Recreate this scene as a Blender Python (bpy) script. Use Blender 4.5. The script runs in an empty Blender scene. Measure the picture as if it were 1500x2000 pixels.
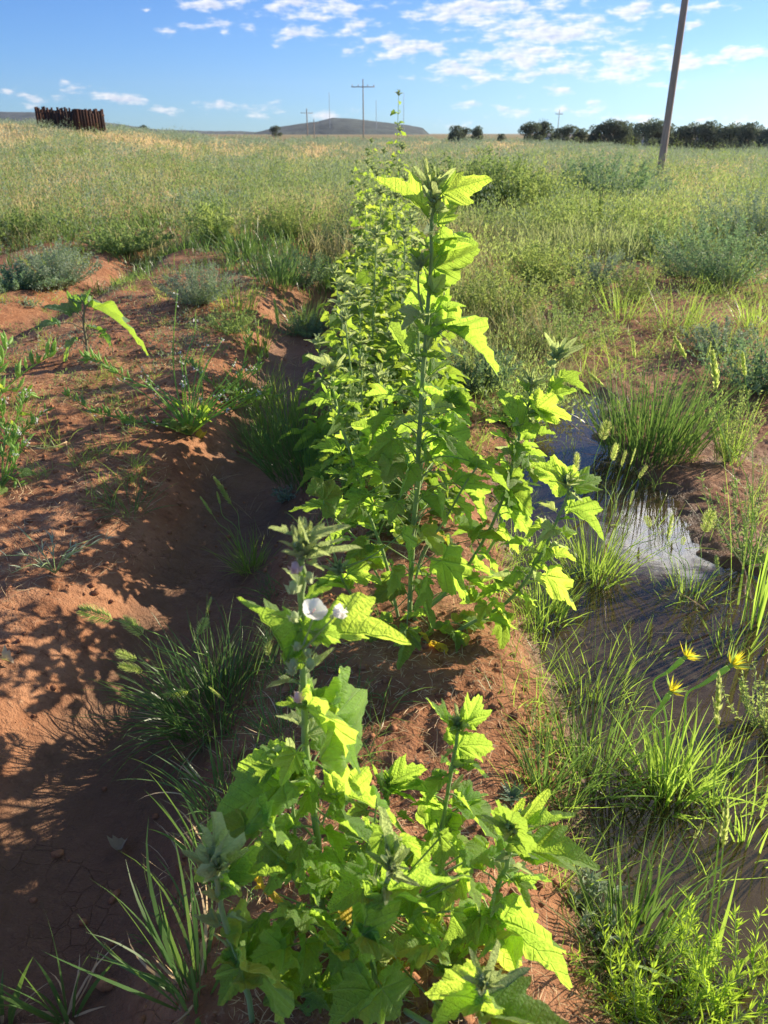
import bpy, math, random
import numpy as np
from mathutils import Vector, Matrix, Quaternion
R = math.radians
rng = np.random.default_rng(7)
random.seed(7)
sc = bpy.context.scene
C = sc.collection

# ------------------------------------------------------------------ camera
CAM_H, PITCH, F = 1.20, R(26.2), 1502.0
cam = bpy.data.cameras.new('camera'); co = bpy.data.objects.new('camera', cam); C.objects.link(co)
co.location = (0, 0, CAM_H); co.rotation_euler = (R(90) - PITCH, 0, 0)
cam.sensor_fit = 'VERTICAL'; cam.sensor_height = 36; cam.lens = F / 2000 * 36
cam.clip_start = 0.02; cam.clip_end = 9000
cam.dof.use_dof = True; cam.dof.focus_distance = 1.75; cam.dof.aperture_fstop = 8.5
sc.camera = co

# ------------------------------------------------------------------ light
SUN_AZ, SUN_EL = R(60), R(19.5)          # to the right of straight ahead
sdir = Vector((math.sin(SUN_AZ) * math.cos(SUN_EL), math.cos(SUN_AZ) * math.cos(SUN_EL), math.sin(SUN_EL)))
sun = bpy.data.lights.new('sun', 'SUN'); sun.energy = 4.8; sun.angle = R(0.5); sun.color = (1.0, 0.86, 0.66)
so = bpy.data.objects.new('sun', sun); C.objects.link(so); so.rotation_euler = sdir.to_track_quat('Z', 'Y').to_euler()
sc.view_settings.view_transform = 'Standard'; sc.view_settings.look = 'None'
sc.view_settings.exposure = 1.0; sc.view_settings.gamma = 1.0
SKY_STRENGTH = 0.075

def pxdir(u, v):
    a, b = (u - 750) / F, (1000 - v) / F
    cp, sp = math.cos(PITCH), math.sin(PITCH)
    return Vector((a, cp + b * sp, -sp + b * cp))

world = bpy.data.worlds.new('World'); sc.world = world; world.use_nodes = True
def make_world():
    nt = world.node_tree; N = nt.nodes; L = nt.links; N.clear()
    def nd(t, **k):
        n = N.new(t)
        for a, b in k.items(): setattr(n, a, b)
        return n
    def val(sock, x):
        if hasattr(x, 'links'): L.new(x, sock)
        else: sock.default_value = x
    def mth(op, a, b=0.0, c=None, clamp=False):
        n = nd('ShaderNodeMath', operation=op, use_clamp=clamp)
        val(n.inputs[0], a); val(n.inputs[1], b)
        if c is not None: val(n.inputs[2], c)
        return n.outputs[0]
    def sstep(x, a, b):
        n = nd('ShaderNodeMapRange', interpolation_type='SMOOTHSTEP')
        val(n.inputs[0], x); n.inputs[1].default_value = a; n.inputs[2].default_value = b
        return n.outputs[0]
    def mixc(f, a, b, bt='MIX'):
        n = nd('ShaderNodeMix', data_type='RGBA', blend_type=bt)
        val(n.inputs[0], f); val(n.inputs[6], a); val(n.inputs[7], b)
        return n.outputs[2]
    sky = nd('ShaderNodeTexSky', sky_type='NISHITA'); sky.sun_disc = False
    sky.sun_elevation = SUN_EL; sky.sun_rotation = SUN_AZ
    sky.altitude = 1900; sky.air_density = 1.0; sky.dust_density = 0.35; sky.ozone_density = 2.5
    tc = nd('ShaderNodeTexCoord'); sp = nd('ShaderNodeSeparateXYZ'); L.new(tc.outputs['Generated'], sp.inputs[0])
    az = mth('MULTIPLY', mth('ARCTAN2', sp.outputs[0], sp.outputs[1]), 57.2958)
    el = mth('MULTIPLY', mth('ARCSINE', sp.outputs[2]), 57.2958)
    cb = nd('ShaderNodeCombineXYZ'); L.new(az, cb.inputs[0]); L.new(el, cb.inputs[1])
    base = cb.outputs[0]
    wn = nd('ShaderNodeTexNoise'); wn.inputs['Scale'].default_value = 0.7; wn.inputs['Detail'].default_value = 3
    L.new(base, wn.inputs['Vector'])
    sub = nd('ShaderNodeVectorMath', operation='SUBTRACT'); L.new(wn.outputs['Color'], sub.inputs[0]); sub.inputs[1].default_value = (.5, .5, .5)
    sca = nd('ShaderNodeVectorMath', operation='MULTIPLY'); L.new(sub.outputs[0], sca.inputs[0]); sca.inputs[1].default_value = (2.6, 1.0, 0)
    add = nd('ShaderNodeVectorMath', operation='ADD'); L.new(base, add.inputs[0]); L.new(sca.outputs[0], add.inputs[1])
    warped = add.outputs[0]
    def fbm(vec, off, scale=1.0, sy=2.4, det=6, rough=.62):
        m = nd('ShaderNodeMapping'); L.new(vec, m.inputs[0]); m.inputs['Location'].default_value = off; m.inputs['Scale'].default_value = (1, sy, 1)
        n = nd('ShaderNodeTexNoise'); n.inputs['Scale'].default_value = scale; n.inputs['Detail'].default_value = det; n.inputs['Roughness'].default_value = rough
        L.new(m.outputs[0], n.inputs['Vector']); return n.outputs['Fac']
    clouds = [(940, 22, 170, 26, 1), (1075, 62, 170, 40, 1), (790, 92, 110, 20, 1), (610, 12, 120, 22, .9), (580, 62, 80, 15, .9), (425, 50, 55, 9, .7),
              (405, 8, 70, 12, .9), (1020, 108, 130, 26, 1), (905, 136, 100, 22, .95), (1190, 128, 80, 30, 1), (1250, 108, 90, 16, .9), (1345, 121, 90, 17, .95),
              (1448, 106, 50, 17, 1), (1250, 22, 75, 14, .9), (1390, 12, 60, 9, .8), (1065, 142, 60, 12, .9), (700, 45, 40, 18, .8), (1275, 165, 50, 6, .6), (1354, 50, 18, 8, .7),
              (178, 187, 45, 13, .8), (245, 191, 50, 11, .8), (127, 160, 16, 6, .7), (20, 178, 20, 8, .6), (60, 195, 50, 8, .6), (430, 208, 55, 10, .8), (500, 214, 50, 14, .7),
              (320, 214, 40, 8, .6), (1095, 178, 50, 10, .8), (1014, 190, 18, 10, .8), (1140, 214, 70, 10, .7), (910, 208, 50, 8, .6), (1250, 235, 60, 10, .5), (1000, 218, 60, 10, .6),
              (326, 62, 22, 7, .7), (282, 13, 10, 4, .6), (640, 222, 60, 8, .6), (1440, 250, 90, 12, .6), (880, 245, 60, 8, .5)]
    mask = None
    for (u, v, ru, rv, w) in clouds:
        d = pxdir(u, v).normalized(); a0 = math.degrees(math.atan2(d.x, d.y)); e0 = math.degrees(math.asin(d.z))
        k = 0.0318
        ra, re = ru * k * 1.25, rv * k * 1.35
        s = nd('ShaderNodeVectorMath', operation='SUBTRACT'); L.new(warped, s.inputs[0]); s.inputs[1].default_value = (a0, e0, 0)
        m = nd('ShaderNodeVectorMath', operation='MULTIPLY'); L.new(s.outputs[0], m.inputs[0]); m.inputs[1].default_value = (1 / ra, 1 / re, 0)
        ln = nd('ShaderNodeVectorMath', operation='LENGTH'); L.new(m.outputs[0], ln.inputs[0])
        g = mth('MULTIPLY_ADD', ln.outputs['Value'], -w, w)
        mask = g if mask is None else mth('MAXIMUM', mask, g)
    # unseen clouds: first mirrored in the puddle, others added for fill and paler reflections
    for (a0, e0, ra, re, w) in [(22.5, 26.2, 6.5, 3.6, 1.6), (0, 38, 40, 8, .95), (30, 50, 70, 20, 1.25), (6, 15, 14, 3.0, 1.0), (-30, 22, 16, 4, .9), (62, 40, 25, 7, .9), (-90, 35, 30, 9, 1), (150, 30, 40, 10, 1), (-140, 45, 30, 10, 1), (38, 13, 10, 2.2, .9)]:
        s = nd('ShaderNodeVectorMath', operation='SUBTRACT'); L.new(warped, s.inputs[0]); s.inputs[1].default_value = (a0, e0, 0)
        m = nd('ShaderNodeVectorMath', operation='MULTIPLY'); L.new(s.outputs[0], m.inputs[0]); m.inputs[1].default_value = (1 / ra, 1 / re, 0)
        ln = nd('ShaderNodeVectorMath', operation='LENGTH'); L.new(m.outputs[0], ln.inputs[0])
        mask = mth('MAXIMUM', mask, mth('MULTIPLY_ADD', ln.outputs['Value'], -w, w))
    n1 = fbm(base, (0, 0, 0), .62, 2.8, 6, .55); n2 = fbm(base, (-0.20, 0.25, 0), .62, 2.8, 6, .55)
    dens = mth('ADD', mask, mth('MULTIPLY_ADD', n1, 2.9, -1.60))
    alpha = sstep(dens, -0.05, 0.85)
    rim = mth('ADD', mth('MULTIPLY', mth('SUBTRACT', n1, n2), 3.2), 0.5)
    thick = sstep(dens, 0.35, 1.3)
    lit = mth('SUBTRACT', mth('ADD', rim, 0.28), mth('MULTIPLY', thick, 0.5), clamp=True)
    ccol = mixc(lit, (3.6, 4.2, 6.0, 1), (7.8, 7.7, 7.7, 1))
    tint = mixc(1.0, sky.outputs[0], (0.46, 0.73, 1.14, 1), 'MULTIPLY')
    s = nd('ShaderNodeVectorMath', operation='SUBTRACT'); L.new(warped, s.inputs[0]); s.inputs[1].default_value = (22.5, 26.2, 0)
    m = nd('ShaderNodeVectorMath', operation='MULTIPLY'); L.new(s.outputs[0], m.inputs[0]); m.inputs[1].default_value = (1 / 6.5, 1 / 3.6, 0)
    ln = nd('ShaderNodeVectorMath', operation='LENGTH'); L.new(m.outputs[0], ln.inputs[0])
    gain = mth('MULTIPLY_ADD', sstep(ln.outputs['Value'], 1.1, .4), 5.5, 1.0)      # the sunlit cumulus that the puddle mirrors
    gc = nd('ShaderNodeCombineColor'); [L.new(gain, gc.inputs[i]) for i in range(3)]
    ccol = mixc(1.0, ccol, gc.outputs[0], 'MULTIPLY')
    col = mixc(mth('MULTIPLY', alpha, 0.93), tint, ccol)
    bg = nd('ShaderNodeBackground'); L.new(col, bg.inputs[0]); bg.inputs[1].default_value = SKY_STRENGTH
    out = nd('ShaderNodeOutputWorld'); L.new(bg.outputs[0], out.inputs[0])
make_world()

# ------------------------------------------------------------------ tags
def tag(o, label=None, cat=None, group=None, kind=None):
    if label: o['label'] = label
    if cat: o['category'] = cat
    if group: o['group'] = group
    if kind: o['kind'] = kind
    return o
def thing(name, label, cat, loc=(0, 0, 0), group=None, rz=0.0):
    o = bpy.data.objects.new(name, None); C.objects.link(o); o.location = loc; o.rotation_euler = (0, 0, rz)
    o.empty_display_size = 0.1
    return tag(o, label, cat, group)
def copy_tree(o, parent=None):
    c = o.copy(); C.objects.link(c)
    if parent is not None: c.parent = parent
    for ch in list(o.children): copy_tree(ch, c)
    return c

# ------------------------------------------------------------------ mesh builder
class MB:
    def __init__(s): s.v = []; s.q = []; s.t = []; s.a = []; s.uv = []; s.n = 0
    def add(s, V, quads=None, tris=None, tint=0.5, uv=None):
        V = np.asarray(V, float).reshape(-1, 3)
        if quads is not None and len(quads): s.q.append(np.asarray(quads, int).reshape(-1, 4) + s.n)
        if tris is not None and len(tris): s.t.append(np.asarray(tris, int).reshape(-1, 3) + s.n)
        s.v.append(V); s.a.append(np.broadcast_to(np.asarray(tint, float), (len(V),)).copy())
        s.uv.append(np.zeros((len(V), 2)) if uv is None else np.asarray(uv, float))
        s.n += len(V)
    def mesh(s, name, mat=None, smooth=True, center=None):
        V = np.concatenate(s.v)
        if center is not None: V = V - np.asarray(center)
        Q = np.concatenate(s.q) if s.q else np.zeros((0, 4), int); T = np.concatenate(s.t) if s.t else np.zeros((0, 3), int)
        me = bpy.data.meshes.new(name)
        me.vertices.add(len(V)); me.vertices.foreach_set('co', V.astype(np.float32).ravel())
        li = np.concatenate([Q.ravel(), T.ravel()]); npoly = len(Q) + len(T)
        me.loops.add(len(li)); me.loops.foreach_set('vertex_index', li.astype(np.int32))
        me.polygons.add(npoly)
        ls = np.concatenate([np.arange(len(Q)) * 4, len(Q) * 4 + np.arange(len(T)) * 3])
        me.polygons.foreach_set('loop_start', ls.astype(np.int32))
        me.polygons.foreach_set('use_smooth', np.full(npoly, smooth))
        me.update(calc_edges=True)
        at = me.attributes.new('tint', 'FLOAT', 'POINT'); at.data.foreach_set('value', np.concatenate(s.a).astype(np.float32))
        UV = np.concatenate(s.uv)
        if np.any(UV):
            ul = me.uv_layers.new(name='UVMap'); ul.data.foreach_set('uv', UV[li].astype(np.float32).ravel())
        if mat: me.materials.append(mat)
        return me
    def build(s, name, mat, parent=None, smooth=True, center=None):
        me = s.mesh(name, mat, smooth, center)
        o = bpy.data.objects.new(name, me); C.objects.link(o)
        if parent is not None:
            o.parent = parent
            if center is None:       # vertices are in world space
                o.matrix_parent_inverse = Matrix.Translation(parent.location).inverted()
        return o

def nrm(a): a = np.asarray(a, float); return a / (np.linalg.norm(a, axis=-1, keepdims=True) + 1e-12)
def smoothpath(P, n):
    P = np.asarray([tuple(p) for p in P], float)
    if len(P) < 3:
        t = np.linspace(0, 1, n)[:, None]; return P[0] * (1 - t) + P[-1] * t
    Q = np.vstack([2 * P[0] - P[1], P, 2 * P[-1] - P[-2]])
    seg = np.linspace(0, len(P) - 1 - 1e-6, n); i = seg.astype(int); t = (seg - i)[:, None]
    p0, p1, p2, p3 = Q[i], Q[i + 1], Q[i + 2], Q[i + 3]
    return .5 * ((2 * p1) + (-p0 + p2) * t + (2 * p0 - 5 * p1 + 4 * p2 - p3) * t * t + (-p0 + 3 * p1 - 3 * p2 + p3) * t ** 3)
def tube(mb, P, r0, r1=None, sides=6, tint=.5, cap=True):
    P = np.asarray([tuple(p) for p in P], float); n = len(P)
    rad = np.linspace(r0, r0 if r1 is None else r1, n) if np.isscalar(r0) else np.asarray(r0, float)
    T = nrm(np.gradient(P, axis=0)); ref = np.array([0.13, 0.97, 0.21]) if abs(T[0] @ np.array([0.13, .97, .21])) < .9 else np.array([1., 0, 0])
    A = nrm(np.cross(T, ref)); B = np.cross(T, A)
    th = np.arange(sides) * 2 * np.pi / sides
    V = P[:, None, :] + rad[:, None, None] * (np.cos(th)[None, :, None] * A[:, None, :] + np.sin(th)[None, :, None] * B[:, None, :])
    k = np.arange(sides); k2 = (k + 1) % sides
    q = np.concatenate([np.stack([i * sides + k, i * sides + k2, (i + 1) * sides + k2, (i + 1) * sides + k], 1) for i in range(n - 1)])
    V = V.reshape(-1, 3); tr = None
    if cap:
        V = np.vstack([V, P[0], P[-1]]); a, b = n * sides, n * sides + 1
        tr = np.concatenate([np.stack([k2, k, np.full(sides, a)], 1), np.stack([(n - 1) * sides + k, (n - 1) * sides + k2, np.full(sides, b)], 1)])
    mb.add(V, q, tr, tint)
def box(mb, c, s, rz=0, tint=.5):
    c = np.asarray(c, float); s = np.asarray(s, float) / 2
    V = np.array([[x, y, z] for x in (-1, 1) for y in (-1, 1) for z in (-1, 1)], float) * s
    cr, sr = math.cos(rz), math.sin(rz); V = np.stack([V[:, 0] * cr - V[:, 1] * sr, V[:, 0] * sr + V[:, 1] * cr, V[:, 2]], 1) + c
    mb.add(V, [[0, 1, 3, 2], [4, 6, 7, 5], [0, 4, 5, 1], [2, 3, 7, 6], [0, 2, 6, 4], [1, 5, 7, 3]], tint=tint)
def blob(mb, c, r, tint=.5, seed=0, seg=8, rings=5, rough=.15, axis=None):
    """an uneven ellipsoid; r = 3 radii"""
    g = np.random.default_rng(seed)
    th = np.linspace(0, 2 * np.pi, seg, endpoint=False); ph = np.linspace(0, np.pi, rings + 2)[1:-1]
    D = np.array([[np.sin(p) * np.cos(t), np.sin(p) * np.sin(t), np.cos(p)] for p in ph for t in th])
    V = np.vstack([D, [0, 0, 1], [0, 0, -1]]) * (1 + g.uniform(-rough, rough, (len(D) + 2, 1))) * np.asarray(r, float)
    if axis is not None:
        q = Vector((0, 0, 1)).rotation_difference(Vector(axis)); M = np.array(q.to_matrix()); V = V @ M.T
    V = V + np.asarray(c, float)
    q = [[i * seg + k, (i + 1) * seg + k, (i + 1) * seg + (k + 1) % seg, i * seg + (k + 1) % seg] for i in range(rings - 1) for k in range(seg)]
    n = rings * seg
    t = [[n, k, (k + 1) % seg] for k in range(seg)] + [[n + 1, (rings - 1) * seg + (k + 1) % seg, (rings - 1) * seg + k] for k in range(seg)]
    mb.add(V, q, t, tint)

def blades(mb, P, az, a0, a1, length, width, tint, seg=6, twist=None, power=1.3, tipw=0.03, g=None):
    """grass blades: arrays over n blades. a0 lean from vertical at base, a1 extra bend at tip"""
    g = g or rng
    P = np.asarray(P, float); n = len(P)
    arr = lambda x: np.broadcast_to(np.asarray(x, float), (n,))
    az, a0, a1, length, width, tint = map(arr, (az, a0, a1, length, width, tint))
    t = np.linspace(0, 1, seg + 1); tm = (t[1:] + t[:-1]) / 2
    ang = a0[:, None] + a1[:, None] * tm[None, :] ** power
    H = np.stack([np.cos(az), np.sin(az), np.zeros(n)], 1)
    drift = g.uniform(-.9, .9, n)[:, None] * tm[None, :] ** 1.5; azt = az[:, None] + drift; H3 = np.stack([np.cos(azt), np.sin(azt), np.zeros_like(azt)], -1)
    stp = (length / seg)[:, None, None] * (np.sin(ang)[..., None] * H3 + np.cos(ang)[..., None] * np.array([0, 0, 1.0]))
    path = np.concatenate([np.zeros((n, 1, 3)), np.cumsum(stp, 1)], 1) + P[:, None, :]
    side = np.stack([-np.sin(az), np.cos(az), np.zeros(n)], 1)
    tw = g.uniform(-1.2, 1.2, n) if twist is None else arr(twist)
    tw2 = tw[:, None] + g.uniform(-1.2, 1.2, n)[:, None] * t[None, :]
    T = np.concatenate([stp, stp[:, -1:]], 1); T = nrm(T)
    S = side[:, None, :] * np.cos(tw2)[..., None] + np.cross(T, np.broadcast_to(side[:, None, :], T.shape)) * np.sin(tw2)[..., None]
    prof = np.minimum(1, (0.45 + 2.2 * t)) * np.clip(1 - t ** 2.2, 0, 1) + tipw * t
    W = width[:, None] * prof[None, :] / 2
    V = np.stack([path - S * W[..., None], path + S * W[..., None]], 2)      # n, seg+1, 2, 3
    idx = (np.arange(n)[:, None] * (seg + 1) + np.arange(seg)[None, :]) * 2
    q = np.stack([idx, idx + 1, idx + 3, idx + 2], -1).reshape(-1, 4)
    tt = np.repeat(tint, (seg + 1) * 2) + np.tile(np.repeat(t * 0.12, 2), n)
    mb.add(V.reshape(-1, 3), q, tint=tt)
    return path

def leaflets(mb, P, D, length, width, tint, g=None, cup=0.25):
    """small pointed leaves: base P, direction D; two quads folded on the midrib"""
    g = g or rng; P = np.asarray(P, float); n = len(P); D = nrm(D)
    L = np.broadcast_to(np.asarray(length, float), (n,))[:, None]; W = np.broadcast_to(np.asarray(width, float), (n,))[:, None]
    rv = nrm(g.normal(size=(n, 3))); S = nrm(np.cross(D, rv)); Nn = np.cross(S, D)
    tip = P + D * L; mid = P + D * L * .5 - Nn * W * cup
    a = P + D * L * .42 + S * W * .5; b = P + D * L * .42 - S * W * .5
    V = np.stack([P, a, tip, b, mid], 1).reshape(-1, 3)
    i = np.arange(n)[:, None] * 5
    tr = np.concatenate([i + [0, 4, 1], i + [4, 2, 1], i + [0, 3, 4], i + [4, 3, 2]])
    mb.add(V, tris=tr, tint=np.repeat(np.broadcast_to(np.asarray(tint, float), (n,)), 5))

# ------------------------------------------------------------------ numpy noise
def _h(ix, iy, s):
    x = (ix.astype(np.int64) * 374761393 + iy.astype(np.int64) * 668265263 + s * 1442695041) & 0xffffffff
    x = ((x ^ (x >> 13)) * 1274126177) & 0xffffffff
    x = x ^ (x >> 16)
    return (x & 0xffff) / 65535.0
def vnoise(x, y, s=0):
    ix, iy = np.floor(x), np.floor(y); fx, fy = x - ix, y - iy
    fx = fx * fx * fx * (fx * (fx * 6 - 15) + 10); fy = fy * fy * fy * (fy * (fy * 6 - 15) + 10)
    ix, iy = ix.astype(np.int64), iy.astype(np.int64)
    a = _h(ix, iy, s); b = _h(ix + 1, iy, s); c = _h(ix, iy + 1, s); d = _h(ix + 1, iy + 1, s)
    return (a * (1 - fx) + b * fx) * (1 - fy) + (c * (1 - fx) + d * fx) * fy
def fbm(x, y, s=0, o=4, r=.5):
    v = 0; a = 1; t = 0
    for k in range(o):
        v = v + a * vnoise(x * 2 ** k + 17.3 * k, y * 2 ** k - 9.1 * k, s + k); t += a; a *= r
    return v / t - .5
def ss(a, b, x):
    t = np.clip((x - a) / (b - a), 0, 1); return t * t * (3 - 2 * t)
def bump(x, c, w): return np.exp(-((x - c) / w) ** 2)

WATER_Z = -0.062
def height(x, y, fine=True):
    x = np.asarray(x, float); y = np.asarray(y, float)
    wob = 0.14 * fbm(y * .9, x * 0 + 3.3, 5, 3) * 2
    near = 1 - ss(12, 22, y)
    xl = x + wob * .8
    z = -0.19 * np.exp(-np.abs((xl + 0.60) / 0.25) ** 2.6) * near                  # left furrow
    z = z + .06 * np.exp(-np.abs((x - .07) / .30) ** 3) * near
    z = z - 0.15 * bump(xl, -2.65, .22) * near
    z = z + 0.045 * ss(-.8, -1.15, xl) * ss(-2.5, -2.1, xl) * near
    z = z - 0.10 * bump(x, -4.6, .3) * near
    # water channel on the right
    wr = 1.10 + 0.75 * ss(2.25, 1.5, y) - 0.10 * ss(2.2, 3.6, y) + wob * .5 + .16 * fbm(y * 3.1, x * 0 + .7, 15, 4) * 2       # right shore
    wl = 0.46 - 0.10 * ss(1.6, 1.0, y) + 0.34 * ss(2.4, 3.6, y) + wob * .6         # left shore
    ch = ss(wl - .22, wl + .12, x) * (1 - ss(wr - .10, wr + .22, x)) * (1 - ss(3.9, 4.6, y))
    z = z - 0.10 * ch * (1 + .9 * fbm(x * 3.5, y * 3.5, 19, 3))
    z = z - 0.03 * ss(.4, .7, x) * (1 - ss(1.4, 2.2, x)) * near * (1 - ch)
    z = z - .03 * bump(x, 2.9, .3) * near
    lump = fbm(x * 2.6, y * 2.6, 11, 3)
    amp = 0.020 + .030 * ss(-.85, -1.1, x) * near
    amp = amp * (1 - .75 * np.exp(-np.abs((xl + 0.63) / 0.22) ** 2.6)) * (1 - .8 * ch)
    z = z + lump * amp * 1.6
    # wide lie of the land
    far = np.maximum(y, 1)
    z = z + 1.75 * ss(8, 85, y) * ss(.12, .42, -x / far)
    z = z + .35 * fbm(x * .05, y * .05, 3, 3) * ss(10, 50, y) * (1 - ss(200, 500, y))
    z = z - 1.5 * ss(25, 120, y) * ss(.1, .5, x / far)
    if fine:
        z = z + .008 * fbm(x * 33, y * 33, 25, 2) * (1 - ss(4, 8, y)) * (1 - .6 * ch)
        k = (1 - ss(5, 14, y)) * (1 - .55 * np.exp(-np.abs((xl + 0.63) / 0.3) ** 4))
        rough = fbm(x * 14, y * 14, 21, 3)
        rid = 1 - np.abs(fbm(x * 9 + 3 * rough, y * 22, 31, 3)) * 4
        z = z + k * (.017 * rough * 1.4 + .004 * rid * ss(-.3, .3, fbm(x * 1.7, y * 1.7, 44, 2) * 3)) * (1 - .7 * ch)
        cl = vnoise(x * 42, y * 42, 61); z = z + k * .007 * ss(.6, .95, cl) * (1 - .8 * ch)
    return z
def hz(x, y): return float(height(np.array([x]), np.array([y]), False)[0])
def P(u, v, Y):
    d = pxdir(u, v); return Vector((0, 0, CAM_H)) + d * (Y / d.y)
def G(u, v):
    d = pxdir(u, v)
    ts = np.geomspace(.3, 400, 1500); X = d.x * ts; Yy = d.y * ts; Z = CAM_H + d.z * ts
    below = Z < height(X, Yy, False)
    i = int(np.argmax(below)) if below.any() else len(ts) - 1
    t0, t1 = ts[max(i - 1, 0)], ts[i]
    for _ in range(12):
        t = (t0 + t1) / 2
        if CAM_H + d.z * t < hz(d.x * t, d.y * t): t1 = t
        else: t0 = t
    t = (t0 + t1) / 2
    return Vector((d.x * t, d.y * t, CAM_H + d.z * t))

# ------------------------------------------------------------------ materials
def newmat(name):
    m = bpy.data.materials.new(name); m.use_nodes = True; nt = m.node_tree; nt.nodes.clear()
    return m, nt
class NT:
    def __init__(s, nt): s.nt = nt
    def n(s, t, ins=None, **k):
        n = s.nt.nodes.new(t)
        for a, b in k.items(): setattr(n, a, b)
        if ins:
            for a, b in ins.items():
                if hasattr(b, 'links'): s.nt.links.new(b, n.inputs[a])
                else: n.inputs[a].default_value = b
        return n
    def m(s, op, a, b=0.0, c=None, clamp=False):
        ins = {0: a, 1: b}
        if c is not None: ins[2] = c
        return s.n('ShaderNodeMath', ins, operation=op, use_clamp=clamp).outputs[0]
    def mix(s, f, a, b, bt='MIX'): return s.n('ShaderNodeMix', {0: f, 6: a, 7: b}, data_type='RGBA', blend_type=bt).outputs[2]
    def noise(s, vec, scale, det=3, rough=.5, dist=0.0):
        return s.n('ShaderNodeTexNoise', {'Vector': vec, 'Scale': scale, 'Detail': det, 'Roughness': rough, 'Distortion': dist}).outputs['Fac']
    def ramp(s, f, a, b, sm=True):
        return s.n('ShaderNodeMapRange', {0: f, 1: a, 2: b}, interpolation_type='SMOOTHSTEP' if sm else 'LINEAR').outputs[0]
    def bump(s, h, st=.5, d=.01): return s.n('ShaderNodeBump', {'Height': h, 'Strength': st, 'Distance': d}).outputs[0]
    def out(s, sh, disp=None): s.n('ShaderNodeOutputMaterial', {'Surface': sh})
def c4(c): return (c[0], c[1], c[2], 1)

def plant_mat(name, a, b, trans=.45, tcol=None, rough=.5, sheen=0.0, veins=False, var=.25, spec=.35, patch=None, tcol2=None):
    """a -> b along the tint attribute; trans = share of light let through"""
    m, nt = newmat(name); k = NT(nt)
    at = k.n('ShaderNodeAttribute', attribute_name='tint').outputs['Fac']
    oi = k.n('ShaderNodeObjectInfo').outputs['Random']
    geo = k.n('ShaderNodeTexCoord').outputs['Object']
    col = k.mix(k.m('ADD', at, 0.0, clamp=True), c4(a), c4(b))
    tcol = tcol or (min(1, b[0] * 3.2), min(1, b[1] * 3.0), b[2] * .8)
    tc = c4(tcol) if tcol2 is None else k.mix(k.m('ADD', at, 0.0, clamp=True), c4(tcol), c4(tcol2))
    nz = k.noise(geo, 22, 3)
    v = k.m('ADD', k.m('MULTIPLY', k.m('SUBTRACT', oi, .5), var * 1.4), k.m('MULTIPLY_ADD', nz, var * 1.2, 1 - var * .6))
    vv = k.n('ShaderNodeCombineColor', {0: v, 1: v, 2: v}).outputs[0]
    col = k.mix(1.0, col, vv, 'MULTIPLY'); tcc = k.mix(1.0, tc, vv, 'MULTIPLY')
    if veins and not patch:
        hue = k.m('MULTIPLY', k.ramp(oi, .6, 1.0), .30); col = k.mix(hue, col, (.26, .30, .07, 1)); tcc = k.mix(hue, tcc, (.78, .78, .09, 1))
        sn = k.n('ShaderNodeVectorMath', {0: k.n('ShaderNodeUVMap', uv_map='UVMap').outputs[0], 1: k.n('ShaderNodeCombineXYZ', {0: k.m('MULTIPLY', oi, 37.0)}).outputs[0]}, operation='ADD').outputs[0]
        spot = k.ramp(k.noise(sn, 8, 3, .6), .68, .74); col = k.mix(spot, col, (.24, .17, .06, 1)); tcc = k.mix(spot, tcc, (.42, .30, .08, 1))
    nor = None
    if patch:
        pn = k.ramp(k.noise(geo, 9, 3), .56, .66); col = k.mix(pn, col, c4(patch)); tcc = k.mix(pn, tcc, c4([min(1, x * 2) for x in patch]))
    if veins:
        uv = k.n('ShaderNodeUVMap', uv_map='UVMap').outputs[0]; sp = k.n('ShaderNodeSeparateXYZ', {0: uv})
        x = k.m('ABSOLUTE', sp.outputs[0]); y = sp.outputs[1]
        def line(deg):
            c_, s_ = math.cos(R(deg)), math.sin(R(deg))
            return k.m('ABSOLUTE', k.m('SUBTRACT', k.m('MULTIPLY', x, c_), k.m('MULTIPLY', y, s_)))
        dmin = k.m('MINIMUM', k.m('MINIMUM', line(0), line(47)), line(100))
        main = k.ramp(dmin, .017, .003)
        fr = k.m('FRACT', k.m('MULTIPLY', k.m('SUBTRACT', y, k.m('MULTIPLY', x, .8)), 8.0))
        fr2 = k.m('FRACT', k.m('MULTIPLY', k.m('ADD', x, k.m('MULTIPLY', y, .15)), 8.0))
        outer = k.ramp(k.m('SUBTRACT', x, k.m('MULTIPLY', y, 1.05)), -.02, .02)
        tri = k.m('ABSOLUTE', k.m('SUBTRACT', k.mix(outer, fr, fr2), .5))
        sec = k.m('MULTIPLY', k.ramp(tri, .40, .49), .55)
        vein = k.m('MAXIMUM', main, sec)
        col = k.mix(k.m('MULTIPLY', vein, .45), col, c4([min(1, q * 1.9 + .03) for q in b]))
        tcc = k.mix(k.m('MULTIPLY', main, .45), tcc, c4([q * .55 for q in tcol]))
        hgt = k.m('ADD', k.m('MULTIPLY', vein, -1.0), k.m('MULTIPLY', k.noise(uv, 26, 2), 1.1))
        nor = k.bump(hgt, .8, .003)
    ins = {'Base Color': col, 'Roughness': rough, 'Specular IOR Level': spec, 'Sheen Weight': sheen, 'Sheen Roughness': .45, 'Sheen Tint': (.85, 1, .75, 1)}
    if nor is not None: ins['Normal'] = nor
    pr = k.n('ShaderNodeBsdfPrincipled', ins).outputs[0]
    ti = {'Color': tcc}
    if nor is not None: ti['Normal'] = nor
    tr = k.n('ShaderNodeBsdfTranslucent', ti).outputs[0]
    k.out(k.n('ShaderNodeMixShader', {0: trans, 1: pr, 2: tr}).outputs[0])
    return m
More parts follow.
